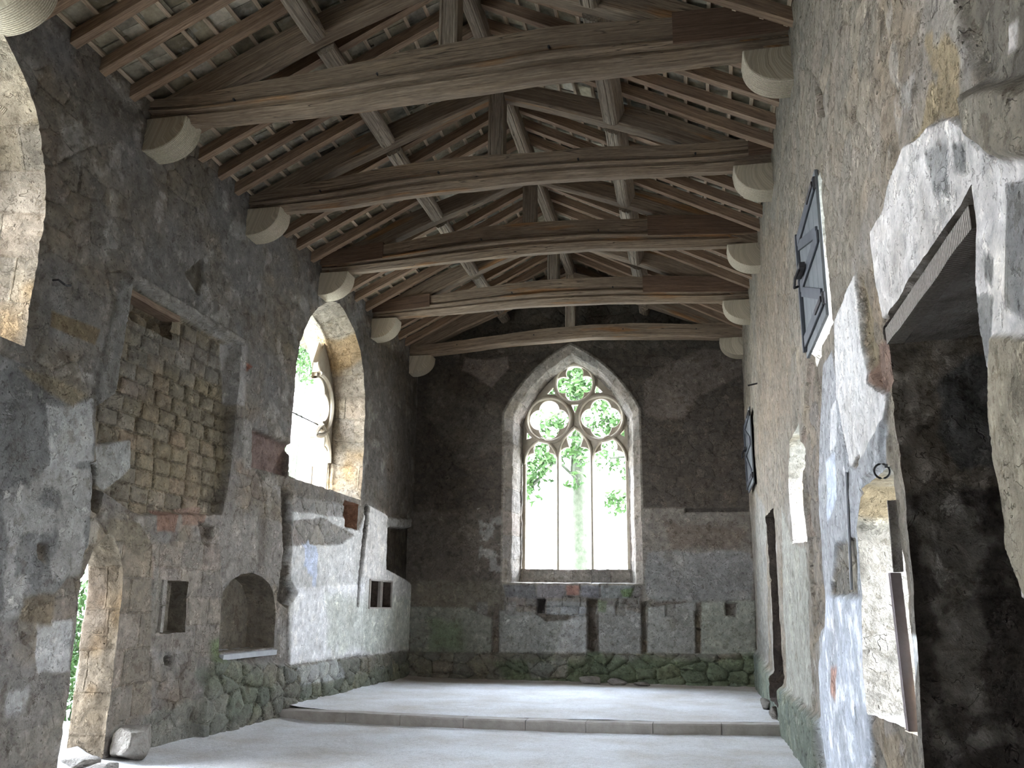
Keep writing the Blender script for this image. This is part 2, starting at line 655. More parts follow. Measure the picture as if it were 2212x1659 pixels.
def seg_dist_fast(P, poly, lim):
    x0, y0 = np.min(poly, 0) - lim
    x1, y1 = np.max(poly, 0) + lim
    m = (P[:, 0] > x0) & (P[:, 0] < x1) & (P[:, 1] > y0) & (P[:, 1] < y1)
    d = np.full(len(P), 1e9)
    if m.any():
        d[m] = seg_dist(P[m], poly)
    return d, m


def densify(rings, size):
    """rings: list of polys with equal counts -> same, subdivided by ring0 segment length"""
    R = [np.array(r, float) for r in rings]
    n = len(R[0])
    out = [[] for _ in R]
    for i in range(n):
        a = R[0][i]
        b = R[0][(i + 1) % n]
        s = size(*((a + b) / 2))
        k = max(1, int(math.ceil(np.linalg.norm(b - a) / s)))
        for q in range(k):
            t = q / k
            for j, r in enumerate(R):
                out[j].append(r[i] * (1 - t) + r[(i + 1) % n] * t)
    return [np.array(o) for o in out]


def fill(outline, holes, size, raw=None):
    """triangulate region; returns uv, tris, list of index arrays for outline, holes"""
    outline = np.array(outline)
    u0, v0 = outline.min(0)
    u1, v1 = outline.max(0)
    pts = []
    u = u0
    while u < u1:
        vv = []
        v = v0
        s = size(u, (v0 + v1) / 2)
        nv = int((v1 - v0) / s) + 1
        vv = v0 + (np.arange(nv) + RNG.rand(nv) * .5) * s
        pts.append(np.stack([u + RNG.rand(nv) * .5 * s, vv], 1))
        u += s
    P = np.concatenate(pts)
    S = np.array([size(x, 0) for x in P[:, 0]])
    raw = outline if raw is None else raw
    keep = in_poly(P, raw) & (seg_dist(P, raw) > S * .45)
    for h in holes:
        d, m = seg_dist_fast(P, h, .3)
        k2 = np.ones(len(P), bool)
        k2[m] = (~in_poly(P[m], h)) & (d[m] > S[m] * .45)
        keep &= k2
    P = P[keep]
    loops = [outline] + [np.array(h) for h in holes]
    allp = np.concatenate(loops + [P])
    edges = []
    idx = []
    o = 0
    for lp in loops:
        n = len(lp)
        edges += [(o + i, o + (i + 1) % n) for i in range(n)]
        idx.append((o, n))
        o += n
    r = delaunay_2d_cdt([Vector(p) for p in allp], edges, [], 0, 1e-7)
    V = np.array([tuple(p) for p in r[0]])
    T = np.array([tuple(f) for f in r[2]])
    # map input loops to output verts
    mp = {}
    for oi, src in enumerate(r[3]):
        for q in src:
            mp[q] = oi
    C = V[T].mean(1)
    k = in_poly(C, raw)
    for h in holes:
        lo = np.min(h, 0)
        hi = np.max(h, 0)
        m = (C[:, 0] > lo[0]) & (C[:, 0] < hi[0]) & (C[:, 1] > lo[1]) & (C[:, 1] < hi[1])
        kk = np.ones(len(C), bool)
        kk[m] = ~in_poly(C[m], h)
        k &= kk
    T = T[k]
    loops_idx = [np.array([mp[o + i] for i in range(n)]) for o, n in idx]
    return V, T, loops_idx


def build_wall(name, frame, outline, holes, size, paint, rag=0.012, relief=1.0):
    """frame: (origin, U, V, N) N points into the room. holes: dicts
    poly, rings=[(depth, poly)], closed(bool), kind. paint(kind, P, uv) -> tint(n,4), stone(n,3), dh(n)"""
    O, U, V, N = [np.array(a, float) for a in frame]
    Vs, Fs, Ts, Ss = [], [], [], []
    cnt = 0

    def push(P, F, tint, stone):
        nonlocal cnt
        Vs.append(P)
        Fs.append(np.asarray(F) + cnt)
        Ts.append(tint)
        Ss.append(stone)
        cnt += len(P)

    outl = densify([outline], size)[0]
    hd = []
    for h in holes:
        rings = [h['poly']] + [r[1] for r in h['rings']]
        D = densify(rings, size)
        rg = h.get('rag', rag)
        for j in range(len(D)):
            p3 = np.concatenate([D[j], np.full((len(D[j]), 1), 3.1 * j)], 1)
            D[j] = D[j] + np.stack([fbm(p3, 5, 4, 1), fbm(p3, 5, 4, 2)], 1) * rg * 2
        hd.append(D)
    uv, T, loops = fill(outl, [d[0] for d in hd], size, outline)
    P = O + uv[:, :1] * U + uv[:, 1:] * V
    tint, stone, dh = paint('face', P, uv)
    P = P + N * dh[:, None]
    push(P, [], tint, stone)
    base = cnt - len(P)
    tri = [T + base]
    quads = []
    for h, D, lp in zip(holes, hd, loops[1:]):
        n = len(lp)
        prev = P[lp]
        dep = 0.0
        s = size(*D[0].mean(0))
        per = np.concatenate([[0], np.cumsum(np.linalg.norm(np.diff(D[0], axis=0), axis=1))])
        rows = [prev]
        deps = [np.zeros(n)]
        for (d, _), ring in zip(h['rings'], D[1:]):
            tgt = O + ring[:, :1] * U + ring[:, 1:] * V - N * d
            k = max(1, int(math.ceil(np.linalg.norm(tgt - prev, axis=1).max() / (s * 1.3))))
            a = rows[-1]
            for q in range(1, k + 1):
                t = q / k
                rows.append(a * (1 - t) + tgt * t)
                deps.append(np.full(n, dep + (d - dep) * t))
            dep = d
            prev = tgt
        A = np.concatenate(rows)
        dd = np.concatenate(deps)
        uvr = np.stack([dd, np.tile(per, len(rows))], 1)
        kind = h['kind']
        tint, stone, dh = paint(kind, A, uvr)
        # rough the reveal: move along horizontal/vertical noise
        nz = np.stack([fbm(A, 6, 3, 4), fbm(A, 6, 3, 5), fbm(A, 6, 3, 6)], 1) * h.get('rough', 0.03)
        w = np.clip(dd / 0.05, 0, 1)[:, None]
        cen = np.append(D[0].mean(0), 0)
        c3 = O + cen[0] * U + cen[1] * V
        rad = A - c3
        rad = rad - (rad @ N)[:, None] * N
        rad /= np.linalg.norm(rad, axis=1)[:, None] + 1e-6
        A2 = A + nz * w - rad * (dh[:, None] * w)
        A2[:n] = rows[0]
        b0 = cnt
        push(A2, [], tint, stone)
        m = len(rows)
        i, j = np.meshgrid(np.arange(m - 1), np.arange(n), indexing='ij')
        a = b0 + i * n + j
        b = b0 + i * n + (j + 1) % n
        quads.append(np.stack([a, b, b + n, a + n], -1).reshape(-1, 4))
        if h.get('closed'):
            ring = D[-1]
            suv, sT, slp = fill(ring, [], size)
            B = O + suv[:, :1] * U + suv[:, 1:] * V - N * dep
            tint, stone, dh = paint(kind + '_back', B, suv)
            keepb = np.zeros(len(B), bool)
            keepb[slp[0]] = True
            dh = np.where(keepb, 0, dh)
            B = B + N * dh[:, None]
            B[slp[0]] = A2[-n:]
            b1 = cnt
            push(B, [], tint, stone)
            tri.append(sT + b1)
    AV = np.concatenate(Vs)
    TR = np.concatenate(tri)
    QD = np.concatenate(quads) if quads else np.zeros((0, 4), int)
    me = bpy.data.meshes.new(name)
    me.vertices.add(len(AV))
    me.vertices.foreach_set('co', AV.astype(np.float32).ravel())
    nl = TR.size + QD.size
    me.loops.add(nl)
    me.loops.foreach_set('vertex_index', np.concatenate([TR.ravel(), QD.ravel()]).astype(np.int32))
    npoly = len(TR) + len(QD)
    me.polygons.add(npoly)
    starts = np.concatenate([np.arange(len(TR)) * 3, TR.size + np.arange(len(QD)) * 4]).astype(np.int32)
    me.polygons.foreach_set('loop_start', starts)
    me.polygons.foreach_set('use_smooth', [True] * npoly)
    me.update(calc_edges=True)
    me.validate()
    a = me.attributes.new('tint', 'FLOAT_COLOR', 'POINT')
    a.data.foreach_set('color', np.concatenate(Ts).astype(np.float32).ravel())
    a = me.attributes.new('stone', 'FLOAT_VECTOR', 'POINT')
    a.data.foreach_set('vector', np.concatenate(Ss).astype(np.float32).ravel())
    me.materials.append(MW)
    o = bpy.data.objects.new(name, me)
    COL.objects.link(o)
    o['kind'] = 'structure'
    print(name, len(AV), 'verts')
    return o


def tone(c):
    c = np.asarray(c, float)
    L = c.mean(-1, keepdims=True)
    return c * np.interp(L, [0, .1, .2, .33, .45, .6], [.9, .9, .72, .62, .85, 1.08])


def lerp(a, b, t):
    return a * (1 - t) + b * t


def sm(x, a, b):
    t = np.clip((x - a) / (b - a), 0, 1)
    return t * t * (3 - 2 * t)


def base_paint(P, uv, grey=(0.33, 0.305, 0.275), brown=(0.30, 0.25, 0.19), stone_bias=0.0, seed=0):
    n = len(P)
    k = fbm(P, 0.9, 5, seed + 1)
    k2 = fbm(P, 2.6, 5, seed + 2)
    st = np.clip(0.27 + stone_bias + k * 2.2 + k2 * 1.6, 0, .85)
    T = np.zeros((n, 4))
    g = tone(grey)
    b = tone(brown)
    T[:, :3] = lerp(g, b, st[:, None])
    # white flecked remains of limewash
    fl = sm(fbm(P, 3.7, 6, seed + 5), 0.13, 0.2)[:, None]
    T[:, :3] = lerp(T[:, :3], np.array((0.36, 0.34, 0.31)), fl * .6)
    T[:, 3] = st
    return T


def relief_of(P, uv, T, e, r1, s=1.0, rel=1.0):
    st = T[:, 3]
    h = fbm(P, 1.1, 4, 31) * 0.05 + fbm(P, 5.0, 4, 33) * 0.02
    h = h + rel * st * (np.clip(e / 0.05, 0, 1) ** 0.6 * 0.02 - 0.014 + (r1 - .5) * 0.016)
    return h * s


def apply_patches(T, dh, uv, patches, proj, S=None, rel=None):
    for pt in patches:
        poly = np.array([proj(*p) for p in pt['p']])
        w = pt.get('soft', 0.03)
        ragn = pt.get('rag', 0.05)
        lo = poly.min(0) - w - ragn * 2
        hi = poly.max(0) + w + ragn * 2
        m = (uv[:, 0] > lo[0]) & (uv[:, 0] < hi[0]) & (uv[:, 1] > lo[1]) & (uv[:, 1] < hi[1])
        if not m.any():
            continue
        q = uv[m]
        q3 = np.concatenate([q, np.full((len(q), 1), pt.get('seed', 1) * 1.7)], 1)
        d = sdf(q, poly) + (fbm(q3, pt.get('nf', 3.0), 5, 9)) * ragn * 2
        a = sm(d, -w, w) * pt.get('op', 1.0)
        if pt.get('break'):
            a = a * sm(fbm(q3, pt.get('bf', 2.5), 5, 77), pt['break'] - .04, pt['break'] + .04)
        if 'c' in pt:
            T[m, :3] = lerp(T[m, :3], tone(pt['c']), a[:, None])
        if 'ash' in pt and S is not None:
            e, r1, r2 = ashlar(q[:, 0] + fbm(q3, 2, 2, 5) * .03, q[:, 1] + fbm(q3, 2, 2, 6) * .03, pt['ash'][0], pt['ash'][1], 11)
            hard = a > .5
            for kk, arr in enumerate((e, r1, r2)):
                c_ = S[m, kk]
                c_[hard] = arr[hard]
                S[m, kk] = c_
        if 'rel' in pt and rel is not None:
            rel[m] = lerp(rel[m], pt['rel'], a)
        if 'mul' in pt:
            T[m, :3] = T[m, :3] * lerp(1.0, np.array(pt['mul']), a[:, None])
        if 'st' in pt:
            T[m, 3] = lerp(T[m, 3], pt['st'], a)
        if 'dh' in pt:
            dh[m] += pt['dh'] * a
        if 'set' in pt:
            dh[m] = lerp(dh[m], pt['set'], a)

FR_L = ((XL, 0, 0), (0, 1, 0), (0, 0, 1), (1, 0, 0))
FR_R = ((XR, 0, 0), (0, 1, 0), (0, 0, 1), (-1, 0, 0))
FR_E = ((0, YE, 0), (1, 0, 0), (0, 0, 1), (0, -1, 0))
FR_W = ((0, YW, 0), (1, 0, 0), (0, 0, 1), (0, 1, 0))
pL = lambda x, y: tuple(onx(x, y, XL)[1:])
pR = lambda x, y: tuple(onx(x, y, XR)[1:])


def pE(x, y):
    p = ony(x, y, YE)
    return (p[0], p[2])


def rect(u0, v0, u1, v1):
    return [(u0, v0), (u0, v1), (u1, v1), (u1, v0)]


REVEAL = {
    'light_ashlar': ((0.32, 0.28, 0.225), 0.9, 0.44, 0.7),
    'window_ashlar': ((0.27, 0.25, 0.225), 0.9, 0.5, 0.7),
    'door_ashlar': ((0.15, 0.125, 0.095), 0.6, 0.42, 0.7),
    'limewash': ((0.30, 0.28, 0.245), 3, 3, 0.0),
    'niche': ((0.17, 0.15, 0.12), 0.8, 0.35, 0.25),
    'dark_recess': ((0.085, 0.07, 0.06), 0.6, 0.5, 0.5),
    'rubble_hole': ((0.20, 0.17, 0.13), 0.2, 0.16, 1.0),
    'red_niche': ((0.33, 0.20, 0.14), 0.5, 0.4, 0.4),
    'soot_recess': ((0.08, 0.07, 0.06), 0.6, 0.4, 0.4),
}


def paint_reveal(kind, P, uv):
    back = kind.endswith('_back')
    k = kind.replace('_back', '')
    c, cu, cv, st = REVEAL[k]
    n = len(P)
    T = np.zeros((n, 4))
    T[:, :3] = c
    if back:
        e, r1, r2 = worley(uv[:, 0], uv[:, 1], .32, .2)
        T[:, 3] = st
    else:
        e, r1, r2 = ashlar(uv[:, 0], uv[:, 1], cu, cv)
        T[:, 3] = st
    if k in ('window_ashlar', 'light_ashlar', 'door_ashlar', 'limewash'):
        T[:, :3] *= (0.9 + 0.5 * fbm(P, 1.6, 4, 3))[:, None]
        oc = sm(fbm(P, 1.3, 3, 8), .04, .16)[:, None]
        if k != 'window_ashlar':
            T[:, :3] = lerp(T[:, :3], T[:, :3] * np.array((1.0, .84, .62)), oc)
    dh = (fbm(P, 4, 4, 12) * .03 + st * (np.clip(e / .02, 0, 1) - 1) * .012)
    if k == 'rubble_hole' and back:
        dh = dh + (np.clip(e / .05, 0, 1) * .07)
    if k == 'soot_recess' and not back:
        # deep recess near the camera: pale soffit, far jamb painted darker towards the bottom
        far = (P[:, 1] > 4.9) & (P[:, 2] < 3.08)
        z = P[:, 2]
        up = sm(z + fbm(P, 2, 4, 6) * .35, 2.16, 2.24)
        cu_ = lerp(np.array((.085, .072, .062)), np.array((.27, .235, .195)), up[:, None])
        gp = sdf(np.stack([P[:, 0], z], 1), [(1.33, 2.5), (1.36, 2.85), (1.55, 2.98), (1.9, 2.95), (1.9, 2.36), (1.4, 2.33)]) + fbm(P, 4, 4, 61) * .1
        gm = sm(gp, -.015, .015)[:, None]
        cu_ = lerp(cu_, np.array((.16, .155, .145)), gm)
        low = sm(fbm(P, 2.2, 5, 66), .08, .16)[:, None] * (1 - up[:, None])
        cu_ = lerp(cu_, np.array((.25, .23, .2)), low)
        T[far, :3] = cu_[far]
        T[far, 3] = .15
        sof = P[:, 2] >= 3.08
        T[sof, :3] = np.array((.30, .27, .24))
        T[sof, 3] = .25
    if k == 'soot_recess':
        dh = dh + fbm(P, 7, 5, 14) * .07
    return T, np.stack([e, r1, r2], 1), dh


def make_paint(patches, proj, base, holes, extra=None):
    def paint(kind, P, uv):
        if kind != 'face':
            return paint_reveal(kind, P, uv)
        T = base(P, uv)
        e, r1, r2 = worley(uv[:, 0] + fbm(P, 1.6, 3, 91) * .22, uv[:, 1] + fbm(P, 1.6, 3, 92) * .16, .42, .235, 1.0)
        dh0 = np.zeros(len(P))
        S = np.stack([e, r1, r2], 1)
        rel = np.ones(len(P))
        apply_patches(T, dh0, uv, patches, proj, S, rel)
        e, r1, r2 = S[:, 0], S[:, 1], S[:, 2]
        if extra:
            extra(T, dh0, P, uv)
        dh = relief_of(P, uv, T, e, r1, 1.0, rel) + dh0
        return T, S, dh
    return paint


# ---------------------------------------------------------------- left wall
L_PATCH = [
    # smooth grey plaster on the near part with pale worn streaks
    dict(p=[(-60, 740), (70, 800), (190, 868), (200, 960), (190, 1180), (150, 1240), (100, 1300), (-60, 1340)], c=(.235, .23, .22), st=0, dh=.02, rag=.04, soft=.02),
    dict(p=[(90, 870), (196, 868), (200, 1000), (160, 1000), (130, 1060), (100, 1010)], c=(.43, .42, .40), st=0, rag=.10, soft=.015, seed=3),
    dict(p=[(0, 1000), (190, 1010), (170, 1330), (0, 1330)], c=(.40, .385, .36), st=0, rag=.12, soft=.02, seed=4, **{'break': .02}),
    dict(p=[(75, 1340), (155, 1345), (150, 1450), (80, 1455)], c=(.46, .45, .43), st=0, rag=.06, soft=.012, seed=5),
    dict(p=[(45, 1290), (120, 1285), (110, 1350), (45, 1340)], c=(.20, .165, .12), st=.3, rag=.04, seed=6),
    dict(p=[(0, 1450), (140, 1450), (140, 1659), (0, 1659)], c=(.25, .235, .21), st=.2, rag=.1, op=.7),
    dict(p=[(15, 1500), (60, 1490), (55, 1540), (20, 1545)], c=(.42, .41, .39), st=0, rag=.05, seed=8),
    # blocked opening with ochre rubble infill, set back
    dict(p=[(288, 605), (522, 745), (500, 1000), (480, 1110), (300, 1110), (208, 1050), (207, 880), (250, 850)], dh=-.11, c=(.285, .25, .195), st=1, ash=(.34, .19), rel=1.5, rag=.012, soft=.012),
    dict(p=[(300, 700), (500, 760), (490, 880), (290, 850)], c=(.27, .245, .205), st=.75, rag=.12, soft=.08),
    dict(p=[(350, 800), (500, 830), (500, 1000), (470, 1080), (330, 1060), (300, 960)], c=(.325, .28, .205), st=1, rel=1.8, rag=.15, soft=.1),
    dict(p=[(260, 605), (292, 618), (253, 850), (212, 885), (200, 860)], c=(.29, .275, .25), st=.15, dh=.015, rag=.01, soft=.01),
    dict(p=[(270, 580), (290, 592), (528, 735), (518, 752), (285, 612)], c=(.40, .37, .33), st=0, dh=.055, rag=.008, soft=.012),
    dict(p=[(505, 765), (545, 792), (528, 806), (505, 795)], c=(.26, .11, .07), st=0, rag=.02, soft=.01),
    dict(p=[(490, 740), (535, 745), (530, 880), (500, 870)], c=(.42, .39, .36), st=0, rag=.05, seed=9),
    dict(p=[(112, 672), (218, 712), (204, 746), (108, 705)], c=(.215, .165, .10), st=0, rag=.012, soft=.01),
    dict(p=[(40, 795), (130, 820), (190, 855), (150, 880), (60, 820)], c=(.32, .27, .19), st=.2, rag=.03),
    dict(p=[(215, 965), (300, 948), (298, 1010), (240, 1060), (215, 1040)], c=(.41, .40, .375), st=0, dh=.02, rag=.03, soft=.012),
    dict(p=[(340, 1103), (392, 1105), (380, 1150), (340, 1148)], c=(.27, .165, .12), st=0, rag=.02, soft=.012),
    dict(p=[(394, 1100), (450, 1095), (440, 1135), (396, 1135)], c=(.29, .20, .155), st=0, rag=.02, soft=.012),
    dict(p=[(325, 1200), (348, 1200), (344, 1255), (322, 1250)], c=(.28, .19, .15), st=0, rag=.02, soft=.012),
    dict(p=[(430, 1125), (460, 1140), (452, 1185), (436, 1170)], c=(.13, .11, .09), dh=-.07, rag=.015, soft=.012),
    dict(p=[(192, 1000), (218, 1005), (222, 1060), (212, 1110), (196, 1100), (200, 1050)], c=(.12, .10, .075), dh=-.12, rag=.02, soft=.012),
    # ashlar beside the small door
    dict(p=[(245, 1150), (330, 1175), (325, 1540), (236, 1565), (262, 1260)], c=(.34, .30, .25), st=.8, rag=.03, ash=(.5, .37), rel=.5),
    dict(p=[(330, 1170), (480, 1160), (478, 1420), (330, 1400)], c=(.345, .31, .27), st=.6, rag=.06, ash=(.46, .33), rel=.5),
    dict(p=[(330, 1255), (350, 1252), (346, 1370), (326, 1372)], c=(.37, .34, .29), st=.1, rag=.01, dh=.01),
    dict(p=[(470, 1110), (615, 1130), (610, 1290), (590, 1250), (540, 1236), (480, 1262)], c=(.33, .30, .265), st=.05, rag=.05),
    # reddish socket beside the window
    dict(p=[(548, 926), (628, 962), (618, 1028), (546, 1008)], dh=-.10, c=(.25, .175, .15), st=.2, rag=.012, soft=.012),
    dict(p=[(528, 900), (548, 915), (545, 1015), (530, 1010)], c=(.38, .35, .31), st=0, rag=.01),
    # bright plaster under the window
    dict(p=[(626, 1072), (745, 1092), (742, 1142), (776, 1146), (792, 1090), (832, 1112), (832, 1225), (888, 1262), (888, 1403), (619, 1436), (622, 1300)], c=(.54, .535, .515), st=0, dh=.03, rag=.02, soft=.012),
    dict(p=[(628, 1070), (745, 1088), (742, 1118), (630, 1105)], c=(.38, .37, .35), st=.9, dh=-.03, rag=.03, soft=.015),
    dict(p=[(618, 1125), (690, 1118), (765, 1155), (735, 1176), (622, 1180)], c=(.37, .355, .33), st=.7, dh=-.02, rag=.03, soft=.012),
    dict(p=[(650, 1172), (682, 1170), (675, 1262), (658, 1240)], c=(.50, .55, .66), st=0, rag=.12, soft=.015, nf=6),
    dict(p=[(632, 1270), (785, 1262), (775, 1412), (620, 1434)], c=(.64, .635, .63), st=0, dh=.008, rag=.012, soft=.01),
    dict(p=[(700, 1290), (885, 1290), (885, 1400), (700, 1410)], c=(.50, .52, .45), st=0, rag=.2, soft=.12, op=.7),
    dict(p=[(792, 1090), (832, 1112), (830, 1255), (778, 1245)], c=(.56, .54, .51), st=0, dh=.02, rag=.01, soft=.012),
    dict(p=[(789, 1092), (795, 1092), (776, 1245), (770, 1310), (766, 1310), (772, 1240)], c=(.10, .09, .08), dh=-.06, rag=.01, soft=.012),
    dict(p=[(608, 1055), (630, 1065), (622, 1255), (636, 1280), (618, 1312), (600, 1296), (612, 1200)], c=(.13, .115, .095), dh=-.13, rag=.02, soft=.012),
    # rubble footing with moss
    dict(p=[(455, 1425), (620, 1437), (888, 1406), (888, 1500), (600, 1560), (420, 1605), (430, 1500)], c=(.27, .275, .24), st=1, dh=.07, rel=2.6, rag=.04, soft=.03),
    dict(p=[(630, 1440), (720, 1425), (740, 1465), (640, 1480)], c=(.42, .44, .43), st=.6, rag=.03, soft=.015),
    dict(p=[(425, 1450), (520, 1430), (590, 1480), (560, 1545), (470, 1560)], c=(.205, .23, .18), rag=.2, soft=.1, op=.8),
    dict(p=[(640, 1490), (880, 1425), (880, 1480), (640, 1540)], c=(.22, .25, .19), rag=.1, soft=.06, op=.6),
    dict(p=[(455, 1388), (476, 1380), (474, 1425), (456, 1425)], c=(.13, .17, .08), st=0, rag=.12, soft=.04, dh=.01, op=.85, nf=7),
    dict(p=[(300, 1560), (480, 1480), (480, 1600), (270, 1645)], c=(.30, .31, .27), st=.5, rag=.1, op=.6),
    dict(p=[(560, 1120), (575, 1130), (570, 1235), (555, 1240)], mul=(.62, .6, .57), rag=.05, soft=.06),
    dict(p=[(120, 660), (60, 640), (60, 860), (110, 870)], mul=(.8, .79, .77), rag=.1, soft=.1),
    dict(p=[(400, 590), (436, 560), (440, 600), (430, 640)], c=(.16, .14, .11), dh=-.04, rag=.02, soft=.015),
    dict(p=[(235, 1120), (300, 1130), (330, 1180), (300, 1200), (262, 1170), (225, 1165)], c=(.25, .215, .16), st=.1, dh=.02, rag=.02, soft=.012),
    dict(p=[(80, 1175), (100, 1178), (98, 1215), (82, 1205)], c=(.13, .11, .085), dh=-.05, rag=.02, soft=.02),
    dict(p=[(355, 1418), (372, 1418), (370, 1438), (356, 1438)], c=(.09, .08, .065), dh=-.10, rag=.01, soft=.01),
    # soot darkened far end
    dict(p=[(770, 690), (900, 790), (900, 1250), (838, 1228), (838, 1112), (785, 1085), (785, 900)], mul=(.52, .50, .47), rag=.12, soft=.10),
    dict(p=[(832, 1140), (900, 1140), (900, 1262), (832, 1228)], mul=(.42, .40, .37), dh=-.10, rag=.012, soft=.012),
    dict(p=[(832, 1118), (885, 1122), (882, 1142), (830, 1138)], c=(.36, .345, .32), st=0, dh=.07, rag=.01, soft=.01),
]


def L_extra(T, dh, P, uv):
    # wall head and area round the near window are darker grey
    w = L_WIN[0]
    d = sdf(uv, w) if False else None


def L_base(P, uv):
    return base_paint(P, uv, (.285, .265, .243), (.27, .232, .185), 0.04, 0)


WIN_H = 1.72


def win_rings(yc, hw, z0, zs, h, sill_in=0.0):
    a = arch_pts(yc, hw, z0, zs, h)
    b = arch_pts(yc, hw - .16, z0 + .02, zs, h - .16)
    c = arch_pts(yc, hw - .2, z0 + sill_in, zs, h - .2)
    d = arch_pts(yc, hw - .02, z0 + sill_in, zs, h - .02)
    return a, [(.46, b), (.5, c), (1.0, d)]


nA, nR = win_rings(5.15, 1.5, 3.86, 5.1, 1.72, .1)
fA, fR = win_rings(13.68, 1.5, 3.45, 5.0, 1.72, .06)
dA = arch_pts(8.18, .33, -.06, 1.72, .58, 8)
dB = arch_pts(8.20, .31, -.06, 1.72, .58, 8)
dC = arch_pts(8.55, .75, -.06, 1.9, .7, 8)
L_HOLES = [
    dict(poly=nA, rings=nR, kind='light_ashlar', rough=.02, rag=.008),
    dict(poly=fA, rings=fR, kind='light_ashlar', rough=.03, rag=.02),
    dict(poly=dA, rings=[(.42, dB), (1.0, dC)], kind='door_ashlar', rough=.04),
    dict(poly=rect(8.12, 4.64, 9.03, 4.93), rings=[(.30, rect(8.14, 4.66, 9.0, 4.92))], kind='rubble_hole', closed=True),
    dict(poly=rect(9.26, 1.25, 9.77, 1.84), rings=[(.22, rect(9.28, 1.27, 9.75, 1.82))], kind='niche', closed=True),
    dict(poly=[(10.58, .98), (10.56, 1.72), (10.75, 1.88), (11.0, 1.97), (11.3, 2.0), (11.6, 1.96), (11.85, 1.86), (12.02, 1.7), (12.1, 1.5), (12.12, .98)],
         rings=[(.4, [(10.64, .98), (10.62, 1.7), (10.8, 1.84), (11.03, 1.92), (11.3, 1.95), (11.57, 1.92), (11.8, 1.83), (11.96, 1.68), (12.03, 1.5), (12.05, .98)])], kind='niche', closed=True),
    dict(poly=rect(15.80, 1.54, 16.34, 2.03), rings=[(.3, rect(15.82, 1.56, 16.32, 2.01))], kind='dark_recess', closed=True, rag=.004),
    dict(poly=rect(16.44, 1.54, 16.98, 2.02), rings=[(.3, rect(16.46, 1.56, 16.96, 2.0))], kind='dark_recess', closed=True, rag=.004),
    dict(poly=rect(14.40, 2.90, 15.10, 3.36), rings=[(.32, rect(14.42, 2.92, 15.08, 3.34))], kind='red_niche', closed=True),
]
szL = lambda u, v: 0.22 if u < 3.0 else max(.017, .0019 * math.hypot(6, max(u, 0)))
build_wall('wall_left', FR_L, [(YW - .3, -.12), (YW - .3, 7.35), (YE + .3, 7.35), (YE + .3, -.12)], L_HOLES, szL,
           make_paint(L_PATCH, pL, L_base, L_HOLES))

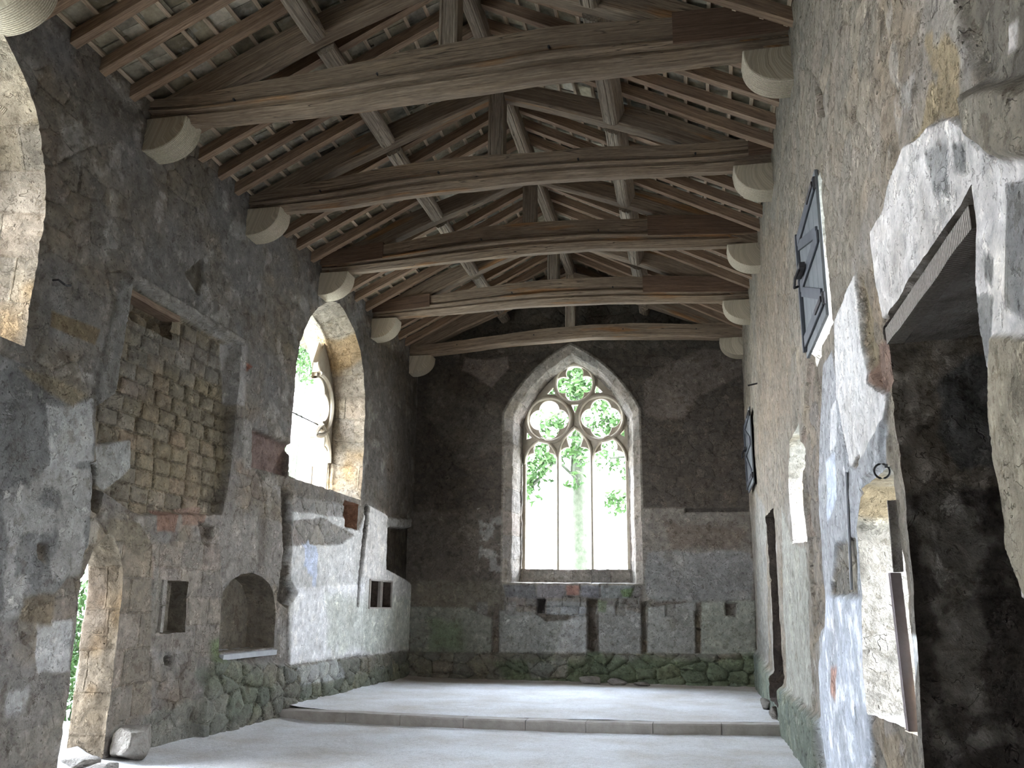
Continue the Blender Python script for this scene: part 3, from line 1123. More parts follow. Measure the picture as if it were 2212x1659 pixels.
# ---------------------------------------------------------------- end wall
E_PATCH = [
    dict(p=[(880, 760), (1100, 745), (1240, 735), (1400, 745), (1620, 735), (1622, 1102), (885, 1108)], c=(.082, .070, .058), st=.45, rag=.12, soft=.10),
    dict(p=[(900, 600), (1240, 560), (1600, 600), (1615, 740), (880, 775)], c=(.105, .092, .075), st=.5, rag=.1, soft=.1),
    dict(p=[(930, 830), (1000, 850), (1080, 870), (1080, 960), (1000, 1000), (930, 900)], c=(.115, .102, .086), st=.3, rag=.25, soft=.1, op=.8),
    dict(p=[(1005, 772), (1050, 778), (1098, 768), (1096, 795), (1062, 838), (1040, 820), (1000, 800)], c=(.235, .195, .165), st=0, rag=.05, soft=.02),
    dict(p=[(1385, 830), (1440, 790), (1520, 750), (1608, 760), (1606, 812), (1510, 850), (1480, 905), (1395, 900)], c=(.165, .138, .115), st=0, rag=.1, soft=.06),
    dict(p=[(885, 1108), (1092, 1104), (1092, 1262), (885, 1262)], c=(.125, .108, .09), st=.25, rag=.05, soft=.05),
    dict(p=[(1030, 1100), (1090, 1104), (1090, 1235), (1040, 1235)], c=(.33, .31, .28), st=0, rag=.1, soft=.012, bf=6, **{'break': .06}),
    dict(p=[(1388, 1098), (1618, 1098), (1630, 1300), (1388, 1300)], c=(.27, .24, .205), st=.05, rag=.03, soft=.03),
    dict(p=[(1440, 1130), (1610, 1140), (1600, 1185), (1450, 1190)], c=(.17, .135, .105), st=0, rag=.15, soft=.1, op=.8),
    dict(p=[(1395, 1190), (1625, 1190), (1625, 1300), (1395, 1300)], c=(.33, .32, .30), st=.1, rag=.1, soft=.03, bf=3, **{'break': .0}),
    dict(p=[(885, 1255), (1092, 1262), (1100, 1320), (885, 1335)], c=(.19, .17, .135), st=.3, rag=.08, soft=.05),
    dict(p=[(1090, 1262), (1385, 1262), (1380, 1325), (1090, 1325)], c=(.28, .265, .25), st=1, ash=(.38, .2), rel=1.6, rag=.04, soft=.02),
    dict(p=[(885, 1310), (1010, 1312), (1062, 1336), (1062, 1411), (885, 1408)], c=(.31, .31, .26), st=0, dh=.025, rag=.02, soft=.012),
    dict(p=[(930, 1335), (1000, 1335), (1000, 1405), (930, 1400)], c=(.21, .25, .16), st=0, rag=.2, soft=.12, op=.9),
    dict(p=[(1078, 1318), (1150, 1322), (1180, 1342), (1268, 1336), (1268, 1412), (1078, 1411)], c=(.36, .355, .32), st=0, dh=.025, rag=.02, soft=.012),
    dict(p=[(1215, 1340), (1268, 1336), (1268, 1412), (1200, 1412)], c=(.42, .41, .39), st=.1, rag=.1, soft=.03, bf=5, **{'break': .0}),
    dict(p=[(1294, 1300), (1386, 1325), (1386, 1412), (1294, 1412)], c=(.36, .35, .32), st=0, dh=.025, rag=.02, soft=.012),
    dict(p=[(1399, 1312), (1502, 1300), (1502, 1413), (1399, 1412)], c=(.37, .36, .325), st=0, dh=.025, rag=.02, soft=.012),
    dict(p=[(1515, 1300), (1632, 1296), (1632, 1413), (1515, 1413)], c=(.36, .36, .30), st=0, dh=.025, rag=.02, soft=.012),
    # sill course
    dict(p=[(1086, 1262), (1155, 1262), (1160, 1293), (1092, 1290)], c=(.20, .195, .195), st=.3, dh=.03, rag=.01, soft=.015),
    dict(p=[(1158, 1263), (1222, 1264), (1218, 1292), (1162, 1292)], c=(.30, .275, .27), st=.1, dh=.03, rag=.01, soft=.015),
    dict(p=[(1223, 1264), (1252, 1264), (1251, 1286), (1224, 1286)], c=(.45, .26, .21), st=0, dh=.035, rag=.006, soft=.01),
    dict(p=[(1255, 1264), (1295, 1264), (1294, 1292), (1256, 1290)], c=(.28, .27, .28), st=.2, dh=.03, rag=.01, soft=.015),
    dict(p=[(1298, 1264), (1370, 1264), (1360, 1292), (1300, 1292)], c=(.27, .28, .27), st=.3, dh=.03, rag=.01, soft=.015),
    dict(p=[(1340, 1275), (1368, 1272), (1362, 1290), (1345, 1290)], c=(.17, .23, .12), rag=.03, soft=.02),
    dict(p=[(1180, 1298), (1268, 1300), (1262, 1330), (1180, 1326)], c=(.35, .36, .37), st=.8, rag=.02, soft=.02),
    dict(p=[(1290, 1296), (1312, 1298), (1308, 1322), (1292, 1320)], c=(.26, .29, .2), rag=.03, soft=.02),
    # vertical chases and sockets
    dict(p=[(1065, 1300), (1077, 1300), (1077, 1411), (1063, 1411)], c=(.22, .19, .16), st=1, dh=-.06, rag=.015, soft=.012),
    dict(p=[(1269, 1293), (1290, 1296), (1286, 1330), (1290, 1370), (1284, 1410), (1268, 1400), (1270, 1340)], c=(.13, .11, .09), st=1, dh=-.14, rag=.015, soft=.012),
    dict(p=[(1386, 1300), (1398, 1302), (1397, 1411), (1387, 1411)], c=(.20, .18, .15), st=1, dh=-.08, rag=.015, soft=.012),
    dict(p=[(1502, 1320), (1514, 1320), (1514, 1412), (1504, 1412)], c=(.24, .21, .17), st=1, dh=-.06, rag=.015, soft=.012),
    dict(p=[(1160, 1294), (1178, 1294), (1175, 1324), (1160, 1324)], c=(.07, .06, .055), st=0, dh=-.16, rag=.005, soft=.01),
    dict(p=[(1030, 1300), (1053, 1300), (1053, 1327), (1030, 1327)], c=(.25, .235, .21), st=0, dh=-.03, rag=.003, soft=.01),
    dict(p=[(1094, 1300), (1115, 1300), (1115, 1326), (1094, 1326)], c=(.29, .275, .25), st=0, dh=-.04, rag=.003, soft=.01),
    dict(p=[(1330, 1303), (1352, 1303), (1352, 1330), (1330, 1330)], c=(.27, .255, .23), st=.3, dh=-.04, rag=.01, soft=.01),
    dict(p=[(1438, 1305), (1460, 1305), (1460, 1330), (1438, 1330)], c=(.27, .255, .23), st=.3, dh=-.03, rag=.01, soft=.01),
    dict(p=[(1566, 1303), (1592, 1303), (1590, 1332), (1568, 1330)], c=(.17, .155, .135), st=.5, dh=-.09, rag=.01, soft=.01),
    dict(p=[(1480, 1098), (1618, 1096), (1618, 1105), (1480, 1107)], c=(.07, .06, .05), dh=-.06, rag=.006, soft=.01),
    # rubble footing
    dict(p=[(860, 1409), (1635, 1413), (1645, 1500), (850, 1500)], c=(.225, .22, .185), st=1, dh=.09, rel=2.8, rag=.03, soft=.02),
    dict(p=[(1050, 1425), (1635, 1418), (1640, 1490), (1120, 1490)], c=(.145, .18, .115), rag=.15, soft=.08, op=.85),
    dict(p=[(1140, 1430), (1230, 1425), (1225, 1465), (1150, 1465)], c=(.34, .34, .31), rag=.05, soft=.03, op=.8),
    dict(p=[(1268, 1408), (1300, 1412), (1320, 1440), (1270, 1440)], c=(.15, .18, .12), rag=.05, soft=.04),
]
eA = arch2(-2.505, 1.455, 2.06, 5.66, 1.50, .17)
eA1 = arch2(-2.495, 1.30, 2.07, 5.62, 1.37, .16)
eB = arch2(-2.49, 1.19, 2.09, 5.55, 1.36, .16)
eC = arch2(-2.49, 1.16, 2.36, 5.55, 1.34, .16)
eE = arch2(-2.49, 1.40, 2.36, 5.55, 1.5, .16)
E_HOLES = [dict(poly=eA, rings=[(.13, eA1), (.46, eB), (.48, eC), (.70, eC), (1.05, eE)], kind='window_ashlar', rough=.025, rag=.015)]


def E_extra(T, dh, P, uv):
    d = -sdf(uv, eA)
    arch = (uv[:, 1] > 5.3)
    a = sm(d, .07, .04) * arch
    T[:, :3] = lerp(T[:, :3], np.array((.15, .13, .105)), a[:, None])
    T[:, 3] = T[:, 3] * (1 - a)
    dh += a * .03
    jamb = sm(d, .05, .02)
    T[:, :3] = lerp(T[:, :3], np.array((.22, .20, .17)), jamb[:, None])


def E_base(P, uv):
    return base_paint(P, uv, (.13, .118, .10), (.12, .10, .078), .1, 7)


szE = lambda u, v: .026
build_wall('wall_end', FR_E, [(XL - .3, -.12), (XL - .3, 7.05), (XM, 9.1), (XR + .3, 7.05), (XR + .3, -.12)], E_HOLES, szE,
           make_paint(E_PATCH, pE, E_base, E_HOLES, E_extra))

# ---------------------------------------------------------------- right wall
R_PATCH = [
    dict(p=[(1762, 185), (1775, 200), (1782, 250), (1768, 248)], c=(.10, .08, .06), st=0, dh=-.12, rag=.02, soft=.015),
    dict(p=[(1838, 240), (1852, 225), (1848, 262), (1838, 262)], c=(.14, .12, .10), st=0, dh=-.06, rag=.02, soft=.015),
    dict(p=[(1805, 300), (1825, 260), (1820, 330), (1808, 330)], c=(.50, .45, .36), st=0, rag=.02, soft=.02),
    dict(p=[(1600, 250), (1700, -50), (1900, -50), (1860, 500), (1800, 800), (1720, 930), (1690, 1100), (1610, 1100)], c=(.375, .335, .275), st=.55, rag=.1, soft=.1),
    dict(p=[(1630, 500), (1700, 480), (1710, 900), (1640, 1000)], c=(.34, .285, .22), st=.5, rag=.2, soft=.15, op=.8),
    dict(p=[(1955, 130), (2010, 90), (2065, 110), (2065, 250), (1990, 265), (1945, 350)], c=(.40, .32, .20), st=.1, rag=.12, soft=.02, bf=3, **{'break': -.06}),
    dict(p=[(2060, -50), (2300, -50), (2300, 175), (2210, 175), (2130, 205), (2090, 120), (2070, 40)], c=(.21, .19, .155), st=.4, dh=-.05, rag=.04, soft=.03),
    dict(p=[(2112, 195), (2160, 180), (2300, 160), (2300, 330), (2185, 340), (2130, 295)], c=(.38, .335, .26), st=0, dh=.09, rag=.015, soft=.03),
    dict(p=[(2150, 60), (2175, 40), (2170, 110), (2150, 120)], c=(.50, .46, .42), st=0, rag=.015, soft=.01),
    dict(p=[(2098, 270), (2126, 290), (2188, 336), (2184, 346), (2120, 306), (2095, 282)], c=(.12, .10, .08), dh=-.06, rag=.006, soft=.008),
    # pale plaster round the deep recess
    dict(p=[(1890, 500), (1915, 460), (1930, 400), (1945, 360), (1965, 315), (1985, 300), (2010, 270), (2065, 252), (2100, 278), (2125, 305), (2185, 345), (2300, 350),
            (2300, 1300), (2150, 1300), (2180, 1000), (2100, 500), (1920, 690), (1905, 620)], c=(.56, .53, .495), st=0, dh=.03, rag=.012, soft=.010, nf=6),
    dict(p=[(2010, 330), (2055, 300), (2060, 420), (2030, 420)], c=(.40, .39, .37), st=0, rag=.02, soft=.03),
    dict(p=[(2070, 310), (2100, 310), (2100, 370), (2075, 370)], c=(.36, .35, .33), st=0, rag=.01, soft=.012),
    dict(p=[(2195, 400), (2300, 380), (2300, 720), (2190, 660)], c=(.33, .32, .30), st=0, rag=.015, soft=.01),
    dict(p=[(2140, 540), (2165, 560), (2160, 620), (2140, 600)], c=(.33, .32, .30), st=0, rag=.02, soft=.01),
    dict(p=[(2125, 640), (2165, 640), (2150, 820), (2135, 760)], c=(.34, .33, .31), st=0, rag=.05, soft=.01, nf=6),
    dict(p=[(2170, 720), (2300, 740), (2300, 1400), (2190, 1150), (2165, 960)], c=(.44, .38, .28), st=.1, dh=.03, rag=.02, soft=.015),
    # second pale plaster streak
    dict(p=[(1812, 690), (1856, 588), (1862, 640), (1870, 740), (1885, 800), (1905, 840), (1928, 850), (1918, 1000), (1875, 1040), (1868, 980), (1845, 1010), (1830, 940), (1815, 850)], c=(.58, .565, .545), st=0, dh=.03, rag=.02, soft=.012, nf=5),
    dict(p=[(1862, 600), (1880, 640), (1905, 840), (1888, 800), (1868, 720)], c=(.40, .33, .22), st=.3, dh=-.03, rag=.02, soft=.02),
    dict(p=[(1890, 745), (1926, 735), (1936, 790), (1922, 852), (1884, 825)], c=(.27, .18, .135), st=0, dh=-.015, rag=.02, soft=.012),
    # grey blue plaster field
    dict(p=[(1775, 790), (1800, 760), (1815, 850), (1830, 960), (1848, 1010), (1870, 1000), (1925, 900), (1932, 1010), (1862, 1060), (1884, 1200), (1884, 1659), (1785, 1800), (1780, 1600), (1768, 1300), (1775, 1000)], c=(.44, .445, .455), st=0, dh=.015, rag=.03, soft=.015),
    dict(p=[(1790, 1000), (1815, 960), (1815, 1080), (1795, 1120)], c=(.52, .57, .65), st=0, rag=.08, soft=.03),
    dict(p=[(1800, 880), (1812, 860), (1815, 960), (1800, 980)], c=(.58, .58, .58), st=0, rag=.05, soft=.02, seed=4),
    dict(p=[(1792, 1290), (1882, 1290), (1892, 1659), (1800, 1800), (1772, 1450)], c=(.49, .52, .57), st=0, dh=.01, rag=.05, soft=.02),
    dict(p=[(1780, 1300), (1885, 1300), (1890, 1700), (1790, 1700)], c=(.68, .70, .74), st=0, rag=.03, soft=.01, nf=8, bf=6, **{'break': .10}),
    dict(p=[(1803, 1440), (1817, 1436), (1816, 1520), (1802, 1500)], c=(.60, .38, .31), st=0, rag=.05, soft=.03),
    # rough strip beside the second window
    dict(p=[(1745, 800), (1765, 720), (1780, 780), (1772, 1000), (1778, 1200), (1785, 1350), (1758, 1400), (1748, 1180), (1728, 960)], c=(.32, .285, .245), st=1, dh=-.04, rag=.06, soft=.02),
    dict(p=[(1810, 1180), (1850, 1170), (1855, 1290), (1800, 1280)], c=(.37, .345, .30), st=1, dh=-.03, rag=.06, soft=.015),
    dict(p=[(1688, 1090), (1712, 1180), (1742, 1180), (1758, 1530), (1700, 1500)], c=(.43, .42, .365), st=0, dh=.01, rag=.03, soft=.02),
    dict(p=[(1630, 1060), (1655, 1100), (1660, 1500), (1640, 1480)], c=(.38, .37, .34), st=.4, rag=.1, soft=.05),
    dict(p=[(1615, 1380), (1690, 1480), (1780, 1560), (1800, 1800), (1700, 1800), (1620, 1500)], c=(.25, .29, .245), st=.9, dh=.09, rag=.06, soft=.05),
    # pier between splayed window and recess
    dict(p=[(1925, 715), (1948, 1050), (1990, 1700), (1935, 1700), (1950, 1540), (1940, 1060), (1922, 1000), (1932, 860)], c=(.37, .325, .26), st=.3, rag=.03, soft=.02),
    dict(p=[(1955, 1370), (1990, 1370), (1975, 1480), (1960, 1480)], c=(.66, .67, .66), st=0, rag=.03, soft=.01),
    dict(p=[(1885, 1545), (1955, 1545), (1960, 1800), (1890, 1800)], c=(.33, .30, .26), st=1, rag=.03, soft=.02, dh=-.03),
    dict(p=[(1905, 1600), (1935, 1580), (1945, 1800), (1915, 1800)], c=(.40, .33, .24), st=.3, rag=.02, soft=.02),
]


def R_base(P, uv):
    return base_paint(P, uv, (.375, .34, .29), (.34, .285, .22), .08, 21)


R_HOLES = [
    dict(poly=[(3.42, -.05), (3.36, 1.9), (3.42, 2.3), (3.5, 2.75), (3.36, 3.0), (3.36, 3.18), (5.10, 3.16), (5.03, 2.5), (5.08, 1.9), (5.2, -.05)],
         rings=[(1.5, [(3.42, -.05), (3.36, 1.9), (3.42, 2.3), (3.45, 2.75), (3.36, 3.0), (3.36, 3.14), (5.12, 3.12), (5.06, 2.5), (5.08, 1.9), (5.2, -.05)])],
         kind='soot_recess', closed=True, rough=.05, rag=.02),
    dict(poly=[(5.22, .96), (5.24, 2.40), (6.15, 2.38), (6.5, 2.15), (6.56, .92)], rings=[(.55, [(5.22, .96), (5.24, 2.40), (6.15, 2.38), (6.5, 2.15), (6.56, .92)])],
         kind='limewash', rough=.03, rag=.012),
    dict(poly=[(9.35, 2.26), (9.38, 3.5), (10.3, 3.45), (10.75, 3.1), (10.8, 2.34)], rings=[(.55, [(9.35, 2.26), (9.38, 3.5), (10.3, 3.45), (10.75, 3.1), (10.8, 2.34)])],
         kind='limewash', rough=.03, rag=.02),
    dict(poly=rect(6.80, 3.74, 8.1, 5.03), rings=[(.55, rect(6.80, 3.74, 8.1, 5.03))], kind='limewash', rough=.03, rag=.02),
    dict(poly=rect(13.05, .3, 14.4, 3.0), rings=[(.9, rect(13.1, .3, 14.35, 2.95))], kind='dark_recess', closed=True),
]
szR = lambda u, v: 0.2 if u < 2.2 else max(.0125, .0028 * u)
build_wall('wall_right', FR_R, [(YW - .3, -.12), (YW - .3, 7.35), (YE + .3, 7.35), (YE + .3, -.12)], R_HOLES, szR,
           make_paint(R_PATCH, pR, R_base, R_HOLES))

# ---------------------------------------------------------------- wall behind the camera
wA = arch_pts(-2.4, .6, 2.4, 3.6, .7)
W_HOLES = [dict(poly=rect(-1.6, -.05, .0, 2.1) if False else rect(-5.4, -.05, -4.2, 2.2), rings=[(1.0, rect(-5.4, -.05, -4.2, 2.2))], kind='door_ashlar')]  # unseen opening, added to let light into the near left
build_wall('wall_west', FR_W, [(XL - .3, -.12), (XL - .3, 7.05), (XM, 9.1), (XR + .3, 7.05), (XR + .3, -.12)], W_HOLES, lambda u, v: .2,
           make_paint([], pE, R_base, W_HOLES))

# ---------------------------------------------------------------- floor, platform, kerb
def grid_mesh(name, poly, size, zf, mat):
    uv, T, _ = fill(densify([poly], lambda u, v: size)[0], [], lambda u, v: size)
    P = np.concatenate([uv, np.zeros((len(uv), 1))], 1)
    P[:, 2] = zf(P)
    me = bpy.data.meshes.new(name)
    me.from_pydata(P.tolist(), [], T.tolist())
    me.polygons.foreach_set('use_smooth', [True] * len(me.polygons))
    me.materials.append(mat)
    o = bpy.data.objects.new(name, me)
    COL.objects.link(o)
    o['kind'] = 'structure'
    return o


KX = [-5.98, -4.05, -2.55, -.63, 1.13]
KY = [12.33, 12.20, 12.16, 12.31, 12.73]


def ky(x):
    return float(np.interp(x, KX, KY))


grid_mesh('floor', [(XL - .3, YW - .2), (XR + .3, YW - .2), (XR + .3, 12.95), (XL - .3, 12.55)], .09,
          lambda P: fbm(P, .7, 4, 1) * .04 + fbm(P, 6, 3, 2) * .012 - .006 + .05 * np.exp(-(P[:, 0] - XL) / .25), M_FLO)
up_poly = [(XL - .3, YE + .3), (XL - .3, ky(-5.9) + .24)] + [(x, ky(x) + .24) for x in np.linspace(-5.9, 1.1, 22)] + [(XR + .3, ky(1.1) + .24), (XR + .3, YE + .3)]
grid_mesh('floor_upper', up_poly, .07,
          lambda P: .128 + fbm(P, .7, 4, 5) * .03 + fbm(P, 6, 3, 6) * .014 + .05 * np.exp(-(P[:, 0] - XL) / .3) + .04 * np.exp(-(YE - P[:, 1]) / .25), M_FLO)

kx = [-5.96, -4.86, -4.05, -3.15, -2.30, -1.50, -.63, .25, 1.10]
ordn = ['first', 'second', 'third', 'fourth', 'fifth', 'sixth', 'seventh', 'eighth', 'ninth', 'tenth', 'eleventh', 'twelfth', 'thirteenth', 'fourteenth', 'fifteenth', 'sixteenth']
for i in range(8):
    x0, x1 = kx[i] + .004, kx[i + 1] - .004
    m = MB()
    secs = []
    for x in np.linspace(x0, x1, 12):
        y = ky(x)
        zt = .125 + fbm(np.array([[x, 1, i]]), 3, 3, 2)[0] * .018
        yo = fbm(np.array([[x, 4, i]]), 3, 3, 3)[0] * .02
        secs.append([(x, y + yo, -.05), (x, y + yo, zt - .02), (x, y + yo + .018, zt), (x, y + .26, zt + .002), (x, y + .26, -.05)])
    m.sweep(secs)
    nm = {0: 'kerb stone of the floor step touching the left wall', 7: 'kerb stone of the floor step touching the right wall'}.get(
        i, ordn[i] + ' kerb stone of the floor step counted from the left wall')
    tag(m.build('kerb_stone', M_KERB), 'pale dressed ' + nm, 'kerb', 'kerb stones of the floor step')

# ---------------------------------------------------------------- roof
SL = .51
ANG = math.atan(SL)


def slope_pt(side, s, w):
    """s along slope from wall face, w perpendicular up; returns x, z"""
    c, n = math.cos(ANG), math.sin(ANG)
    d = s * c - w * n
    z = 7.02 + s * n + w * c
    return (XL + d, z) if side < 0 else (XR - d, z)


SMAX = (XM - XL) / math.cos(ANG)
m = MB()
rnd = []
for side in (-1, 1):
    r = 0
    s = -.25
    while s < SMAX + .02:
        y = YW - .1
        while y < YE + .1:
            wdt = random.uniform(.2, .38)
            t = random.uniform(.015, .028)
            s0 = s + random.uniform(-.05, .03)
            s1 = s + .36 + random.uniform(-.02, .05)
            w0 = .175 + random.uniform(0, .015) + .03
            w1 = .17 + random.uniform(0, .012)
            if s1 > SMAX + .05:
                s1 = SMAX + .05
            P = []
            for yy in (y + random.uniform(0, .012), y + wdt - random.uniform(0, .012)):
                for (ss, ww) in ((s0, w0), (s0, w0 + t), (s1, w1 + t), (s1, w1)):
                    x, z = slope_pt(side, ss + random.uniform(-.012, .012), ww + random.uniform(-.003, .006))
                    P.append((x, yy, z))
            m.add(P, [(0, 1, 2, 3), (7, 6, 5, 4), (0, 4, 5, 1), (1, 5, 6, 2), (2, 6, 7, 3), (3, 7, 4, 0)])
            rnd += [random.random()] * 8
            y += wdt
        s += .275
        r += 1
    # unseen slab added above the slates to stop daylight leaking in
    P = []
    for yy in (YW - 1.2, YE + 1.2):
        for (ss, ww) in ((-1.6, .30), (-1.6, .36), (SMAX + .25, .36), (SMAX + .25, .30)):
            x, z = slope_pt(side, ss, ww)
            P.append((x, yy, z))
    m.add(P, [(0, 1, 2, 3), (7, 6, 5, 4), (0, 4, 5, 1), (1, 5, 6, 2), (2, 6, 7, 3), (3, 7, 4, 0)])
    rnd += [.2] * 8
ceil = m.build('ceiling', M_SLA)
a = ceil.data.attributes.new('rnd', 'FLOAT', 'POINT')
a.data.foreach_set('value', rnd)
ceil['kind'] = 'structure'

# rafters
SIDE = {-1: 'left', 1: 'right'}
TN = ['nearest', 'second', 'third', 'fourth', 'fifth', 'farthest']
BAYN = {0: 'before the front tie beam', 1: 'between tie beams one and two', 2: 'between tie beams two and three',
        3: 'between tie beams three and four', 4: 'between tie beams four and five', 5: 'between the last tie beam and the end wall'}


def slope_beam(side, y, s0, s1, w0, h, wd, n=8, wob=.006):
    secs = []
    k = random.random() * 50
    for s in np.linspace(s0, s1, n):
        dy = fbm(np.array([[s, k, 0]]), 1.2, 2, 1)[0] * wob * 4
        dw = fbm(np.array([[s, k, 5]]), 1.2, 2, 2)[0] * wob * 3
        pts = []
        for yy, ww in ((-wd / 2, w0), (wd / 2, w0), (wd / 2, w0 + h), (-wd / 2, w0 + h)):
            x, z = slope_pt(side, s, ww + dw)
            pts.append((x, y + yy + dy, z))
        secs.append(pts)
    return secs


TYX = TY + [YE + .2]
for side in (-1, 1):
    for b in range(6):
        y0, y1 = TYX[b], TYX[b + 1]
        ys = [y0 + .15 + (y1 - y0 - .0) * k / 5 for k in range(1, 5)] if b < 5 else [y0 + .42]
        for k, y in enumerate(ys):
            y += random.uniform(-.03, .03)
            mm = MB()
            mm.sweep(slope_beam(side, y, -.03, SMAX - .01, 0, .135, .105))
            pos = (ordn[k] + ' of four ') if b < 5 else ''
            lab = 'sawn rafter, %s%s, %s slope' % (pos, BAYN[b], SIDE[side])
            tag(mm.build('rafter', M_RAF), lab, 'rafter', 'rafters of the %s roof slope' % SIDE[side])
    # battens
    nb = 14
    for r in range(nb):
        s = .10 + r * .275
        mm = MB()
        secs = []
        for y in np.linspace(5.0, YE - .02, 40):
            ds = fbm(np.array([[y, r, side]]), .9, 3, 3)[0] * .05
            q = [slope_pt(side, s + ds + a_, w_) for a_, w_ in ((-.022, .137), (.022, .137), (.022, .162), (-.022, .162))]
            secs.append([(x, y, z) for x, z in q])
        mm.sweep(secs)
        n_ = ['lowest', 'second', 'third', 'fourth', 'fifth', 'sixth', 'seventh', 'eighth', 'ninth', 'tenth', 'eleventh', 'twelfth', 'thirteenth', 'topmost'][r]
        tag(mm.build('roof_batten', M_BAT), 'thin pale batten under the slates, %s %son the %s slope' % (n_, '' if r in (0, 13) else 'from the eaves ', SIDE[side]), 'batten', 'battens of the %s roof slope' % SIDE[side])

# trusses
TIE = {
    0: ([6.97, 6.97, 7.0, 6.97, 6.97], [7.3, 7.4, 7.48, 7.45, 7.4]),
    1: ([6.96, 6.88, 6.93, 6.97, 7.0], [7.22, 7.33, 7.49, 7.51, 7.46]),
    2: ([6.96, 6.96, 7.05, 7.02, 6.99], [7.17, 7.38, 7.45, 7.39, 7.33]),
    3: ([6.96, 7.02, 7.09, 7.04, 6.97], [7.30, 7.47, 7.58, 7.51, 7.41]),
    4: ([6.97, 7.04, 7.07, 7.01, 6.94], [7.30, 7.44, 7.54, 7.45, 7.36]),
    5: ([6.89, 7.02, 7.10, 7.04, 6.96], [7.12, 7.25, 7.36, 7.33, 7.26]),
}
XS = [-5.96, -4.1, -2.4, -.5, 1.115]
REP = {1: [(-.02, 1.115)], 2: [(.85, 1.115)], 3: [(-5.96, -4.86), (-.53, 1.115)], 4: [(-5.96, -4.80), (-.75, 1.115)]}


def smooth_interp(x, xs, ys):
    c = np.polyfit(xs, ys, 4)
    return np.polyval(c, x)


hp = [(.0, 1.0), (.0, .60), (.045, .57), (.045, .535), (.010, .515), (-.012, .47), (-.020, .42), (-.008, .37), (.012, .345), (.055, .325), (.055, .285), (.030, .265), (.022, .22), (.07, .07), (.10, .0)]
prof = [(.30 - a_, f_) for a_, f_ in hp[:0]] + hp + [(.30 - a_, f_) for a_, f_ in hp[::-1]]
TLAB = {0: 'oak roof truss nearest the camera, mostly above the picture', 1: 'big oak roof truss at the front, its tie beam crossing the top of the picture',
        2: 'second oak roof truss, its king post in full view at mid ceiling', 3: 'middle oak roof truss with a dark repair at both beam ends',
        4: 'oak roof truss fourth along, tie beam with rusty stain under its king post', 5: 'plain curved oak roof truss standing closest to the end wall'}
for i, y in enumerate(TY):
    root = empty('roof_truss', (XM, y, 6.97), TLAB[i], 'roof truss', 'oak roof trusses')
    zb, zt = TIE[i]
    mm = MB()
    secs = []
    plain = (i == 5)
    for x in np.linspace(-6.0, 1.155, 60):
        b = smooth_interp(x, XS, zb)
        t = smooth_interp(x, XS, zt)
        q = np.array([[x, i * 3.3, 0]])
        b += fbm(q, 1.5, 3, 4)[0] * .035
        t += fbm(q, 1.1, 3, 5)[0] * .06
        dy = fbm(q, .8, 3, 6)[0] * .05
        pr = prof if not plain else [(.28, 1.), (0, 1.), (0, .2), (.03, .02), (.05, 0), (.23, 0), (.25, .02), (.28, .2)]
        secs.append([(x, y + a_ + dy, b + (t - b) * f_) for a_, f_ in pr])
    mm.sweep(secs)
    mm.build('tie_beam', M_TIE, root)
    for (xa, xb) in REP.get(i, []):
        mm = MB()
        secs = []
        for x in np.linspace(xa, xb + (.03 if xb > 0 else 0), 8):
            b = smooth_interp(x, XS, zb)
            t = smooth_interp(x, XS, zt)
            q = np.array([[x, i * 3.3, 0]])
            dy = fbm(q, .8, 3, 6)[0] * .05
            b0 = b + (t - b) * .36
            t += .03
            secs.append([(x, y - .03 + dy, b0), (x, y - .03 + dy, t), (x, y + .32 + dy, t), (x, y + .32 + dy, b0)])
        mm.sweep(secs)
        rp = mm.build('repaired_end', M_REP, root)
        rp['label'] = 'smooth dark brown replacement timber'
    # pegs holes as small dark dowels
    for x in (-4.9, -3.2, -1.3, .2):
        mm = MB()
        zc = smooth_interp(x, XS, zb) * .4 + smooth_interp(x, XS, zt) * .6
        q = np.array([[x, i * 3.3, 0]])
        dy = fbm(q, .8, 3, 6)[0] * .05
        ring = [[(x + .014 * math.cos(a_), y + dd + dy, zc + .014 * math.sin(a_)) for a_ in np.linspace(0, 6.283, 9)[:-1]] for dd in (-.006, .03)]
        mm.sweep(ring)
        mm.build('peg', M_IRON, root)
    # king post
    mm = MB()
    zc0 = smooth_interp(XM, XS, zt)
    secs = []
    for z in np.linspace(zc0 - .02, 8.62, 9):
        w = .105
        secs.append([(XM + a_ * w, y + .03 + b_, z) for a_, b_ in ((-1, .0), (-.72, -.012), (-.6, 0), (.6, 0), (.72, -.012), (1, 0), (1, .21), (-1, .21))])
    mm.sweep(secs)
    mm.build('king_post', M_PUR, root)
    for side in (-1, 1):
        mm = MB()
        secs = []
        for d in np.linspace(.09, 3.56, 22):
            x = XM + side * d
            q = np.array([[d, i * 2.1, side * 4.]])
            bot = 8.33 - .415 * (d - .13) + fbm(q, .9, 3, 1)[0] * .06 + .05 * math.sin(d / 3.5 * math.pi)
            h = .22 + .08 * min(1, d / 2.0)
            top = bot + h * 1.08
            mx = 7.02 + SL * (3.54 - d) + .02
            top = min(top, mx + .12)
            yy = y + .035 + fbm(q, .8, 2, 3)[0] * .04
            secs.append([(x, yy, bot + .03), (x, yy, top), (x, yy + .22, top), (x, yy + .22, bot + .03), (x, yy + .19, bot), (x, yy + .03, bot)])
        mm.sweep(secs)
        mm.build('principal_rafter', M_TIE, root)

